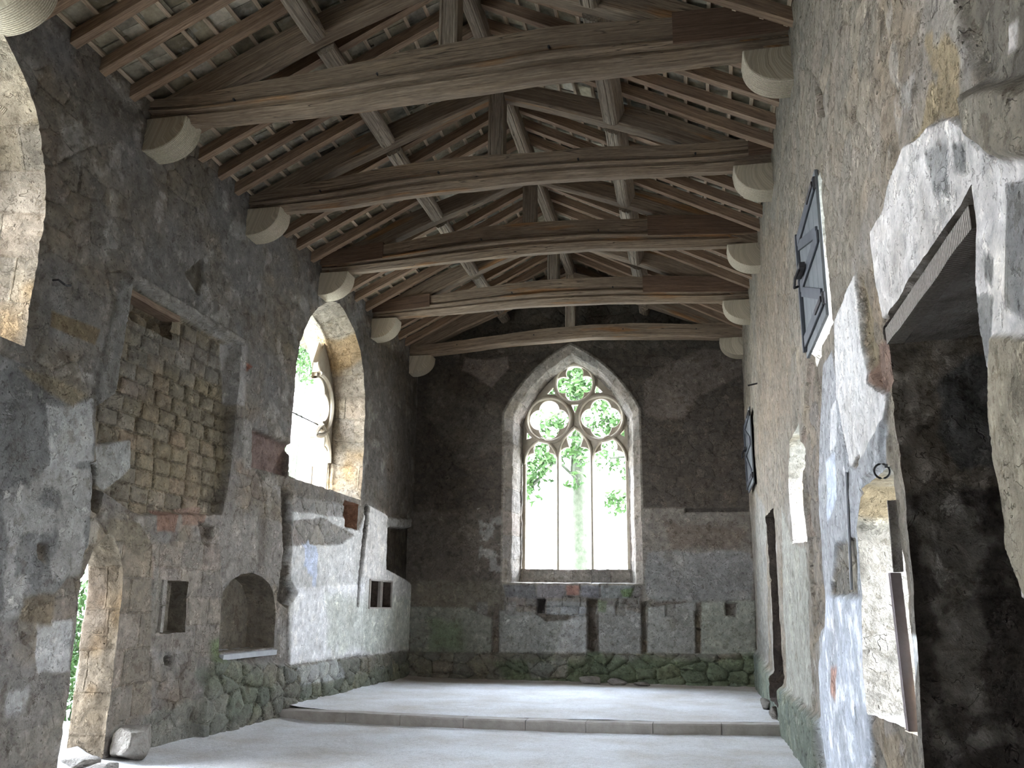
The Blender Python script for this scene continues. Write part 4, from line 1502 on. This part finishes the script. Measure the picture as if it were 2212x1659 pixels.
# purlins
BYS = [TY[0] - 2.4] + TY + [YE + .02]
BL = ['in the bay nearest the camera, before the first truss', 'reaching the front truss from behind the camera side', 'between the front truss and the second truss',
      'between the second and third trusses', 'between the third and fourth trusses', 'between the fourth and fifth trusses', 'between the fifth truss and the end wall']
for b in range(1, 7):
    y0, y1 = BYS[b] + .26, BYS[b + 1] + .04
    if b == 6:
        y1 = YE - .02
    for side, nm in ((-1, 'left side'), (1, 'right side'), (0, 'ridge')):
        mm = MB()
        secs = []
        for y in np.linspace(y0, y1, 14):
            q = np.array([[y, side * 3., 1.]])
            dx = fbm(q, .7, 3, 3)[0] * .05
            dz = fbm(q, .7, 3, 4)[0] * .04
            if side == 0:
                cx, cz, w, h = XM, 8.68, .09, .13
                ang = 0
            else:
                cx, cz = XM + side * 1.57, 7.865
                w, h = .11, .125
                ang = side * ANG
            pts = [(-w * .55, -h), (-w * .6, -h * .93), (-w * .35, -h * .9), (-w * .3, -h), (w * .3, -h), (w * .35, -h * .9), (w * .6, -h * .93), (w * .62, -h), (w * .8, -h * .9), (w, -h * .6), (w, h), (-w, h), (-w, -h * .6), (-w * .8, -h * .9)]
            c_, s_ = math.cos(ang), math.sin(ang)
            secs.append([(cx + dx + p * c_ + r_ * s_, y, cz + dz - p * s_ + r_ * c_) for p, r_ in pts])
        mm.sweep(secs)
        if side:
            tag(mm.build('purlin', M_PUR), 'moulded grey oak %s purlin %s' % (nm, BL[b]), 'purlin', 'side purlins of the roof')
        else:
            tag(mm.build('ridge_beam', M_PUR), 'moulded grey oak ridge beam %s' % BL[b], 'ridge beam', 'ridge beams of the roof')

# corbels
CL = ['under the truss nearest the camera', 'under the front truss', 'under the second truss', 'under the third truss', 'under the fourth truss', 'under the truss by the end wall']
for i, y in enumerate(TY):
    for side in (-1, 1):
        zt = smooth_interp(XL if side < 0 else XR, XS, TIE[i][0]) - .005
        L_, H_ = (.50, .40) if side < 0 else (.46, .38)
        wy = .34
        xw = XL if side < 0 else XR
        d = -side
        prof_c = [(-.04, 0), (-.04, -H_)]
        for a_ in np.linspace(0, 1, 13):
            an = a_ * math.pi / 2
            prof_c.append((L_ * .15 + (L_ * .83) * math.sin(an), -H_ + (H_ * .86) * (1 - math.cos(an))))
        prof_c.append((L_, 0))
        mm = MB()
        secs = []
        gr = []
        arc = np.concatenate([[0], np.cumsum(np.linalg.norm(np.diff(np.array(prof_c), axis=0), axis=1))])
        for yy in np.linspace(y - .02, y - .02 + wy, 5):
            secs.append([(xw + d * px, yy, zt + pz) for px, pz in prof_c])
            gr.append([(yy, s_ * .35 + yy * .4, arc_) for (px, pz), s_, arc_ in zip(prof_c, arc, arc)])
        mm.sweep(secs, gr)
        o = mm.build('corbel', M_COR, bevel=.012)
        tag(o, 'pale tooled quarter-round stone corbel on the %s wall %s' % (SIDE[side], CL[i]), 'corbel', 'stone corbels of the tie beams')

# ---------------------------------------------------------------- window tracery
def star(c, circles, n=72, th0=0.0, th1=2 * math.pi, closed=True):
    pts = []
    for i in range(n if closed else n + 1):
        th = th0 + (th1 - th0) * i / n
        dx, dz = math.cos(th), math.sin(th)
        best = 0.0
        for (ox, oz, r) in circles:
            px, pz = ox - c[0], oz - c[1]
            b = px * dx + pz * dz
            disc = b * b - (px * px + pz * pz - r * r)
            if disc > 0:
                best = max(best, b + math.sqrt(disc))
        pts.append((c[0] + dx * best, c[1] + dz * best))
    return pts


def tracery_shapes(hw, zs, rise, sill, kv=1.0):
    """all in (a, z), a=0 on the window axis"""
    k = hw / 1.16
    Z = lambda dz: zs + dz * kv
    outer = arch_pts(0, hw + .06, sill - .05, zs, rise + .06, 12) if kv != 1.001 else arch2(0, hw + .06, sill - .05, zs, rise + .07, .19, 12)
    holes = []
    # big circles
    cs = [(-.575 * k, Z(.07), .50 * k), (.575 * k, Z(.07), .50 * k), (0.0, Z(.87), .44 * k)]
    for i, (a, z, R) in enumerate(cs):
        q = .21 * k
        r = .222 * k
        circ = [(a + q * math.cos(t), z + q * math.sin(t), r) for t in (0, math.pi / 2, math.pi, -math.pi / 2)]
        if i == 2:
            circ = [(a, z + .24 * k, .19 * k), (a - .25 * k, z - .02, .185 * k), (a + .25 * k, z - .02, .185 * k), (a, z - .24 * k, .2 * k), (a, z, .12)]
            pts = star((a, z), circ)
            # pointed tail running down between the two lower circles
            new = []
            done = False
            for p in pts:
                an = math.atan2(p[1] - z, p[0] - a)
                if -2.1 < an < -1.04:
                    if not done:
                        new += [(a - .10 * k, z - .42 * k), (a, z - .66 * k), (a + .10 * k, z - .42 * k)]
                        done = True
                else:
                    new.append(p)
            pts = new
        else:
            pts = star((a, z), circ)
        holes.append(pts)
    # lights
    zl = [Z(-.92), Z(-.80), Z(-.90)]
    lx = [(-1.09 * k, -.40 * k), (-.335 * k, .335 * k), (.40 * k, 1.09 * k)]
    for i, (x0, x1) in enumerate(lx):
        a = (x0 + x1) / 2
        h = (x1 - x0) / 2
        zc = zl[i]
        top = .50 * k if i != 1 else .60 * k
        c = (a, zc)
        circ = [(a, zc + top - .17 * k, .175 * k), (a - h * .5, zc + .06 * k, h * .52), (a + h * .5, zc + .06 * k, h * .52), (a, zc + .1 * k, h * .55)]
        head = star(c, circ, 40, 0.0, math.pi, False)
        if i == 1:
            head = [(p if abs(p[0] - a) > .03 or p[1] < zc + top - .02 else (p[0], p[1] + .10 * k)) for p in head]
        holes.append([(x1, sill)] + [(x1, zc)] + head[1:-1] + [(x0, zc), (x0, sill)])
    # spandrel slots
    holes.append([(-.62 * k, Z(.66)), (-.45 * k, Z(.64)), (-.47 * k, Z(.82))])
    holes.append([(.62 * k, Z(.66)), (.45 * k, Z(.64)), (.47 * k, Z(.82))])
    holes.append([(-1.08 * k, Z(-.36)), (-.98 * k, Z(-.32)), (-1.08 * k, Z(-.20))])
    holes.append([(1.08 * k, Z(-.36)), (.99 * k, Z(-.30)), (1.08 * k, Z(-.20))])
    return outer, holes, cs, lx, zl, k


def arc_sweep(mb, path, mapping, wa, d0, d1, closed=False):
    """moulding bar along a path in the window plane; triangular nose toward the room"""
    n = len(path)
    secs = []
    for i in range(n):
        p = np.array(path[i])
        a = np.array(path[(i - 1) % n] if (closed or i > 0) else path[i])
        b = np.array(path[(i + 1) % n] if (closed or i < n - 1) else path[i])
        t = b - a
        t = t / (np.linalg.norm(t) + 1e-9)
        nn = np.array((-t[1], t[0]))
        sec = [(-wa, d0 + .03), (-wa * .35, d0), (wa * .35, d0), (wa, d0 + .03), (wa * .8, d1), (-wa * .8, d1)]
        secs.append([mapping(*(p + nn * s_), d_) for s_, d_ in sec])
    if closed:
        secs.append(secs[0])
    mb.sweep(secs, cap=not closed)


def build_tracery(name, mapping, hw, zs, rise, sill, label, kv=1.0, cut=None):
    outer, holes, cs, lx, zl, k = tracery_shapes(hw, zs, rise, sill, kv)
    cu = bpy.data.curves.new(name, 'CURVE')
    cu.dimensions = '2D'
    cu.fill_mode = 'BOTH'
    cu.extrude = .035
    cu.bevel_depth = .018
    cu.bevel_resolution = 1
    cu.offset = -.018
    for pts in [outer] + holes:
        sp = cu.splines.new('POLY')
        sp.points.add(len(pts) - 1)
        sp.use_cyclic_u = True
        for q, p in zip(sp.points, pts):
            q.co = (p[0], p[1], 0, 1)
    tmp = bpy.data.objects.new('tmp', cu)
    COL.objects.link(tmp)
    dg = bpy.context.evaluated_depsgraph_get()
    me = bpy.data.meshes.new_from_object(tmp.evaluated_get(dg))
    bpy.data.objects.remove(tmp)
    if cut:
        bm = bmesh.new()
        bm.from_mesh(me)
        for (cz, ca, nx, nz) in ((0, cut(0), -1.0, 0.0), (zs + .9, cut(0) + .05, -1.0, .5), (zs - .5, cut(0) + .12, -1.0, -.25)):
            r_ = bmesh.ops.bisect_plane(bm, geom=bm.verts[:] + bm.edges[:] + bm.faces[:], plane_co=(ca, cz, 0), plane_no=(nx, nz, 0), clear_outer=True)
            bmesh.ops.edgeloop_fill(bm, edges=[e_ for e_ in r_['geom_cut'] if isinstance(e_, bmesh.types.BMEdge)])
        bm.to_mesh(me)
        bm.free()
    V = np.array([v.co[:] for v in me.vertices])
    F = [tuple(p.vertices) for p in me.polygons]
    P = [mapping(v[0], v[1], .62 + v[2]) for v in V]
    mb = MB()
    mb.add(P, F)
    o = mb.build(name, M_TRAC)
    o['kind'] = 'structure'
    o['label'] = label
    for i, (a, z, R) in enumerate(cs):
        m2 = MB()
        path = [(a + R * math.cos(t), z + R * math.sin(t)) for t in np.linspace(0, 2 * math.pi, 49)[:-1]]
        if cut:
            path = [p for p in path[24:] + path[:24] if p[0] > cut(p[1])]
            if len(path) < 4:
                continue
        arc_sweep(m2, path, mapping, .045, .50, .70, not cut)
        m2.build('moulded_ring', M_TRAC, o)
    for i, (x0, x1) in enumerate(lx):
        m2 = MB()
        a = (x0 + x1) / 2
        h = (x1 - x0) / 2 + .03
        top = (.56 if i != 1 else .68) * k
        zc = zl[i]
        path = [(a - h, zc)]
        r = (top * top + h * h) / (2 * h) if top > h else h
        q = arch_pts(a, h, zc - .01, zc, max(top, h * 1.01), 10)[1:-1]
        if cut:
            q = [p for p in q if p[0] > cut(p[1])]
            if len(q) < 3:
                continue
        arc_sweep(m2, q, mapping, .035, .51, .69)
        m2.build('light_head_moulding', M_TRAC, o)
    for a in (-.367 * k, .367 * k):
        m2 = MB()
        z1 = zl[0] + .15
        if cut:
            if a < 0:
                continue
            z1 = sill + .42
        secs = []
        for z in (sill - .03, (sill + z1) / 2, z1):
            secs.append([mapping(a + s_, z, d_) for s_, d_ in [(-.052, .56), (-.018, .49), (.018, .49), (.052, .56), (.052, .68), (.018, .75), (-.018, .75), (-.052, .68)]])
        m2.sweep(secs)
        m2.build('mullion', M_TRAC, o)
    return o


build_tracery('window_1', lambda a, z, d: (-2.49 + a, YE + d, z), 1.16, 5.55, 1.34, 2.36, 'three-light pointed tracery window in the end wall', 1.001)
build_tracery('window_2', lambda a, z, d: (XL - d, 13.68 + a, z), 1.30, 5.0, 1.52, 3.49, 'ruined tracery clinging to the far side of the left wall window', cut=lambda z: .50)
build_tracery('window_3', lambda a, z, d: (XL - d, 5.15 + a, z), 1.30, 5.1, 1.52, 3.95, 'ruined tracery of the window at the left edge', cut=lambda z: .6)


def bar(mb, p0, p1, w, h, n=2, noise=0.0):
    p0 = np.array(p0, float)
    p1 = np.array(p1, float)
    t = p1 - p0
    t /= np.linalg.norm(t)
    up = np.array((0, 0, 1.0)) if abs(t[2]) < .9 else np.array((1.0, 0, 0))
    s = np.cross(t, up)
    s /= np.linalg.norm(s)
    u = np.cross(s, t)
    secs = []
    for i in range(n):
        c = p0 + (p1 - p0) * i / (n - 1)
        if noise:
            c = c + (np.random.RandomState(i + int(abs(c[1]) * 100)).rand(3) - .5) * noise
        secs.append([c + s * a * w / 2 + u * b * h / 2 for a, b in ((-1, -1), (1, -1), (1, 1), (-1, 1))])
    mb.sweep(secs)


def rod(mb, pts, r, n=8, closed=False):
    pts = [np.array(p, float) for p in pts]
    secs = []
    m = len(pts)
    ref = None
    for i in range(m):
        t = pts[(i + 1) % m if closed else min(i + 1, m - 1)] - pts[(i - 1) % m if closed else max(i - 1, 0)]
        t /= np.linalg.norm(t) + 1e-9
        if ref is None:
            ref = np.array((0, 0, 1.0)) if abs(t[2]) < .8 else np.array((1.0, 0, 0))
        s = np.cross(t, ref)
        s /= np.linalg.norm(s) + 1e-9
        u = np.cross(s, t)
        secs.append([pts[i] + r * (math.cos(a) * s + math.sin(a) * u) for a in np.linspace(0, 2 * math.pi, n + 1)[:-1]])
    if closed:
        secs.append(secs[0])
    mb.sweep(secs, cap=not closed)


def rock(mb, c, d, seed=0, sub=4, amp=.22):
    bm = bmesh.new()
    bmesh.ops.create_icosphere(bm, subdivisions=sub, radius=1.0)
    V = np.array([v.co[:] for v in bm.verts])
    F = [tuple(v.index for v in f.verts) for f in bm.faces]
    bm.free()
    r = np.random.RandomState(seed)
    V = np.sign(V) * np.abs(V) ** .8
    for k in range(16):
        nk = r.normal(size=3)
        nk /= np.linalg.norm(nk)
        lim = .62 + r.rand() * .25
        dd = V @ nk
        V = V - np.clip(dd - lim, 0, None)[:, None] * nk
    V = V * (1 + fbm(V + seed * 7.3, 1.3, 3, seed)[:, None] * amp * 1.6)
    V = V * 1.2
    V = V * np.array(d) / 2 + np.array(c)
    mb.add(V, F)


# iron saddle bar across the left window
m = MB()
rod(m, [(XL - .60, 12.35, 4.72), (XL - .60, 15.0, 4.72)], .014)
tag(m.build('saddle_bar', M_IRON), 'thin iron bar running level across the left wall window', 'iron bar')

# ---------------------------------------------------------------- shutters
def shutter(y0, y1, z0, z1, xf, label):
    root = empty('window_shutter', (xf, y0, z0), label, 'shutter', 'dark boarded shutters on the right wall')
    nb = 5
    for i in range(nb):
        m = MB()
        a = y0 + (y1 - y0) * i / nb + .004
        b = y0 + (y1 - y0) * (i + 1) / nb - .004
        m.box((xf, (a + b) / 2, (z0 + z1) / 2), (.026, b - a, z1 - z0))
        m.build('board', M_LEAD, root, bevel=.004)
    for z in (z0 + .14, (z0 + z1) / 2 + .05, z1 - .12):
        m = MB()
        m.box((xf - .024, (y0 + y1) / 2, z), (.022, y1 - y0 - .04, .11))
        m.build('ledge', M_LEAD2, root, bevel=.006)
    zm = (z0 + z1) / 2 + .05
    for za, zb in ((z0 + .2, zm - .06), (zm + .06, z1 - .18)):
        m = MB()
        bar(m, (xf - .022, y0 + .08, za), (xf - .022, y1 - .1, zb), .018, .09)
        m.build('brace', M_LEAD2, root)
    m = MB()
    m.box((xf - .03, y1 - .05, (z0 + z1) / 2), (.034, .05, z1 - z0 - .1))
    m.build('stile', M_LEAD2, root, bevel=.005)
    m = MB()
    m.box((xf - .07, (y0 + y1) / 2 + .2, zm + .02), (.05, .30, .05))
    rod(m, [(xf - .09, (y0 + y1) / 2 + .12, zm + .0), (xf - .13, (y0 + y1) / 2 + .12, zm - .08), (xf - .13, (y0 + y1) / 2 + .2, zm - .14), (xf - .09, (y0 + y1) / 2 + .28, zm - .1)], .012)
    m.build('latch', M_IRON, root)
    for z in (z0 + .14, z1 - .12):
        m = MB()
        m.box((xf - .04, y0 + .19, z), (.012, .34, .045))
        rod(m, [(xf - .02, y0 - .0, z - .05), (xf - .02, y0 - .0, z + .05)], .014)
        m.build('strap_hinge', M_IRON, root)
    return root


shutter(6.85, 8.12, 3.83, 5.08, 1.085, 'dark grey braced shutter over the upper window of right wall')
shutter(15.9, 17.4, 3.75, 5.12, 1.06, 'narrow dark shutter seen edge-on far along the right wall')

# ---------------------------------------------------------------- small things on and in the walls
def ring_thing(name, c, r, tube, axis, label, cat):
    m = MB()
    pts = []
    for a in np.linspace(0, 2 * math.pi, 25)[:-1]:
        if axis == 'y':
            pts.append((c[0] + r * math.cos(a), c[1], c[2] + r * math.sin(a)))
        else:
            pts.append((c[0], c[1] + r * math.cos(a), c[2] + r * math.sin(a)))
    rod(m, pts, tube, 8, True)
    m.box((c[0] + r, c[1], c[2] + r * .7), (.05, .02, .02))
    return tag(m.build(name, M_IRON, smooth=True), label, cat)


ring_thing('iron_ring', (1.065, 5.30, 2.37), .042, .006, 'y', 'dark iron ring hanging beside the splayed opening of the right wall', 'iron ring')

m = MB()
for i in range(2):
    bar(m, (1.085 + i * .010, 6.62 + i * .02, 2.56), (1.085 + i * .010, 6.80 + i * .02, 1.74), .022, .012, 6)
tag(m.build('grooved_strip', M_SLAB), 'narrow pale grooved strip fixed upright on the bluish right wall plaster', 'strip')

m = MB()
secs = []
for z in np.linspace(.98, 1.80, 8):
    o = (z - .98) * .02
    secs.append([(1.065 - o, 5.245, z), (1.065 - o, 5.27, z), (1.075 - o, 5.275, z), (1.065 - o, 5.28, z), (1.065 - o, 5.305, z), (1.12 - o, 5.305, z), (1.12 - o, 5.245, z)])
m.sweep(secs)
tag(m.build('timber_post', M_POST), 'purplish grooved timber post on the near edge of the splayed opening', 'post')
m = MB()
m.box((1.095, 5.26, 2.0), (.05, .05, .40), jit=.006)
tag(m.build('jamb_block', M_ROCK), 'short grey block standing above the purplish timber post', 'stone block')

# lintels of the deep recess
for i, (xa, xb, zt, mt, nm, hh) in enumerate([
    (1.10, 1.19, 3.14, M_LINT, 'rough keyed timber lintel along the front of the deep recess', .10),
    (1.20, 1.52, 3.15, M_ROCK, 'broad pale lintel slab behind the timber of the deep recess', .09),
    (1.53, 2.20, 3.16, M_ROCK, 'innermost pale lintel slab in the soffit of the deep recess', .09)]):
    m = MB()
    secs = []
    for y in np.linspace(3.44, 5.04, 24):
        q = np.array([[y, i * 3., 0]])
        dz = fbm(q, 3, 3, 2)[0] * .03
        secs.append([(xa, y, zt - hh + dz), (xb, y, zt - hh + dz * .5 + .01), (xb, y, zt), (xa, y, zt)])
    m.sweep(secs)
    tag(m.build('lintel', mt), nm, 'lintel', 'lintels of the deep recess')

# wooden lintel and slab of the left wall
m = MB()
bar(m, (XL - .14, 8.1, 4.915), (XL - .14, 9.06, 4.915), .2, .07, 8, .01)
tag(m.build('lintel', M_RAF), 'brown timber lintel in the shadowed hole of the blocked window', 'lintel')
m = MB()
secs = []
for y in np.linspace(10.60, 12.08, 14):
    q = np.array([[y, 1, 0]])
    e = fbm(q, 5, 3, 2)[0] * .03
    secs.append([(XL - .38, y, .93), (XL + .07 + e, y, .89), (XL + .075 + e, y, .955), (XL - .38, y, .985)])
m.sweep(secs)
tag(m.build('sill_slab', M_SLAB), 'blue-grey stone slab forming the sill of the arched niche', 'slab')
m = MB()
m.box((XL + .0, 9.23, 1.70), (.07, .07, .28), jit=.008)
tag(m.build('jamb_stone', M_ROCK), 'upper cracked jamb stone left of the small square niche', 'stone', 'jamb stones of the small niche')
m = MB()
m.box((XL + .005, 9.24, 1.41), (.08, .06, .28), jit=.008)
tag(m.build('jamb_stone', M_ROCK), 'lower cracked jamb stone left of the small square niche', 'stone', 'jamb stones of the small niche')
# stone frame of the double cupboard
m = MB()
for y in (15.79, 16.35, 16.43, 17.0):
    m.box((XL + .02, y, 1.785), (.06, .03, .53))
m.box((XL + .02, 16.39, 2.04), (.06, 1.25, .03))
m.box((XL + .02, 16.39, 1.53), (.06, 1.25, .03))
tag(m.build('cupboard_frame', M_KERB), 'thin stone frame of the double wall cupboard in the left wall', 'frame')

# stones at the little doorway
STN = [((XL - .10, 8.2, .05), (.42, .38, .12), 'flat worn threshold stone nearest the room in the small doorway'),
       ((XL - .60, 8.2, .04), (.42, .5, .11), 'flat worn threshold stone further out in the small doorway'),
       ((XL + .34, 8.0, .04), (.34, .36, .12), 'flat stone at the near foot of the small doorway'),
       ((XL + .20, 8.72, .17), (.30, .50, .34), 'big pale boulder at the wall foot beside the small doorway')]
for i, (c, d, lb) in enumerate(STN):
    m = MB()
    rock(m, c, d, i + 2)
    tag(m.build('footing_stone' if i == 3 else 'threshold_stone', M_ROCK, smooth=True), lb, 'stone')
LS = [((1.0, 13.3, .20), (.16, .2, .18), 'white loose stone against the right wall foot just past the step'),
      ((.98, 14.6, .19), (.2, .26, .16), 'white loose stone by the foot of the dark doorway'),
      ((-2.10, 17.98, .19), (.42, .26, .14), 'mossy flat stone at the end wall foot below the dark chase'),
      ((-1.60, 17.95, .19), (.34, .24, .12), 'mossy flat stone at the end wall foot right of the chase'),
      ((-1.1, 17.9, .165), (.30, .22, .07), 'thin pale stone lying before the end wall below window right side')]
for i, (c, d, lb) in enumerate(LS):
    m = MB()
    rock(m, c, d, i + 12)
    tag(m.build('loose_stone', M_ROCK, smooth=True), lb, 'stone', 'loose stones on the upper floor')

# iron hook, nail
p = onx(126, 611, XL + .02)
m = MB()
rod(m, [(XL - .03, p[1] - .05, p[2] + .01), (XL + .06, p[1] - .05, p[2] + .01), (XL + .09, p[1], p[2] - .02), (XL + .06, p[1] + .07, p[2] - .005), (XL + .06, p[1] + .12, p[2] + .015)], .011)
tag(m.build('iron_hook', M_IRON), 'small dark iron hook high on the left wall above the brown stone', 'hook')
p = onx(1637, 827, XR)
m = MB()
rod(m, [(XR + .03, p[1], p[2]), (XR - .16, p[1] - .0, p[2] - .04)], .014)
tag(m.build('iron_nail', M_IRON), 'thin dark nail sticking out of the far right wall', 'nail')

# ---------------------------------------------------------------- outdoors
m = MB()
m.add([(-90, -60, -.14), (90, -60, -.14), (90, 110, -.14), (-90, 110, -.14)], [(0, 1, 2, 3)])
g = m.build('ground', M_LAND)
g['kind'] = 'structure'


def leaf_cloud(blobs, density, size, seed):
    r = np.random.RandomState(seed)
    V = []
    F = []
    k = 0
    for (cx, cy, cz, rx, ry, rz) in blobs:
        n = int(density * (rx * rz + ry * rz) * 2)
        p = r.normal(size=(n, 3))
        p /= np.linalg.norm(p, axis=1)[:, None]
        rad = r.rand(n) ** .45
        p = p * rad[:, None] * np.array((rx, ry, rz)) + np.array((cx, cy, cz))
        # clumps
        cl = fbm(p, 1.6, 3, seed)
        p = p[cl > -.06]
        for q in p:
            a = r.normal(size=3)
            a /= np.linalg.norm(a)
            b = np.cross(a, r.normal(size=3))
            b /= np.linalg.norm(b)
            s = size * (.6 + r.rand() * .8)
            c = np.cross(a, b) * s * .15
            V += [q - a * s, q - b * s * .45 + c, q + a * s, q + b * s * .45 + c]
            F.append((k, k + 1, k + 2, k + 3))
            k += 4
    return V, F


def tree(base, trunk_r, top, blobs, label, seed, dens=55, leaf=.11):
    root = empty('tree', base, label, 'tree', 'trees outside the windows')
    b = np.array(base, float)
    m = MB()
    secs = []
    for t in np.linspace(0, 1, 9):
        c = b * (1 - t) + np.array(top) * t + np.array((math.sin(t * 5 + seed) * .12, math.cos(t * 4 + seed) * .1, 0)) * t
        rr = trunk_r * (1 - .65 * t) * (1.25 if t == 0 else 1)
        secs.append([(c[0] + rr * math.cos(a), c[1] + rr * math.sin(a), c[2]) for a in np.linspace(0, 2 * math.pi, 11)[:-1]])
    m.sweep(secs)
    m.build('trunk', M_BARK, root, smooth=True)
    for i, bl in enumerate(blobs[:6]):
        m = MB()
        t = .45 + .08 * i
        p0 = b * (1 - t) + np.array(top) * t
        p1 = np.array(bl[:3])
        mid = (p0 + p1) / 2 + np.array((0, 0, .3))
        rod(m, [p0, mid, p1], trunk_r * .16, 6)
        m.build('branch', M_BARK, root, smooth=True)
    V, F = leaf_cloud(blobs, dens, leaf, seed)
    m = MB()
    m.add(V, F)
    m.build('foliage', M_LEAF, root)
    return root


def bl(px, py, y, rx, rz, ry=.8):
    p = ony(px, py, y)
    return (p[0], y, p[2], rx, ry, rz)


t0 = ony(1259, 1240, 27)
tree((t0[0], 27, -.14), .30, (t0[0] - .1, 27, 12), [
    bl(1165, 1000, 25.5, .75, .9), bl(1150, 1050, 25.5, .4, .6), bl(1185, 905, 26, 1.1, .9), bl(1240, 975, 26, .8, .55), bl(1235, 1020, 26.5, .5, .5),
    bl(1240, 790, 26, 1.0, .9), bl(1245, 850, 26, .7, .5), bl(1170, 820, 26, 1.1, 1.0)],
    'leafy tree with mossy trunk seen through the end window', 3, 190)
tree((1.6, 30, -.14), .26, (1.2, 30, 12), [
    bl(1300, 905, 29.5, 1.0, .95), bl(1318, 990, 29.5, .75, .55), bl(1335, 1085, 29.5, .45, .5), bl(1350, 930, 29.5, .8, .8), bl(1310, 830, 29.5, 1.2, .9), bl(1355, 1015, 29.5, .4, .4)],
    'leafy tree behind the right half of the end window', 5, 190)
p1 = onx(650, 770, -17)
tree((-17, p1[1], -.14), .3, (-17, p1[1], 9), [(-17, p1[1], p1[2] - .2, 1.0, 1.6, 1.1), (-17.5, p1[1] + 2, p1[2] + 1.2, 1.5, 1.6, 1.2), (-17.3, p1[1] - 2.2, p1[2] + 1.5, 1.2, 1.5, 1.0)],
    'distant tree seen through the window of the left wall', 8, 110, .14)
# ivy bush outside the small doorway
m = MB()
V, F = leaf_cloud([(-9.3, 12.2, .7, .6, 1.0, .9), (-9.3, 12.0, 1.5, .6, .9, .6), (-9.6, 13.2, 1.0, .7, .9, 1.1), (-9.1, 11.3, .5, .5, .7, .7)], 420, .06, 11)
m.add(V, F)
root = empty('bush', (-9.3, 12.2, -.14), 'green bush outside the small pointed doorway', 'bush')
m.build('foliage', M_LEAF, root)
for k in range(5):
    m = MB()
    rod(m, [(-9.3, 12.2 + k * .08, -.14), (-9.3 + .1 * k, 11.6 + k * .35, .6), (-9.4, 11.5 + k * .4, 1.2)], .02, 6)
    m.build('stem', M_BARK, root)
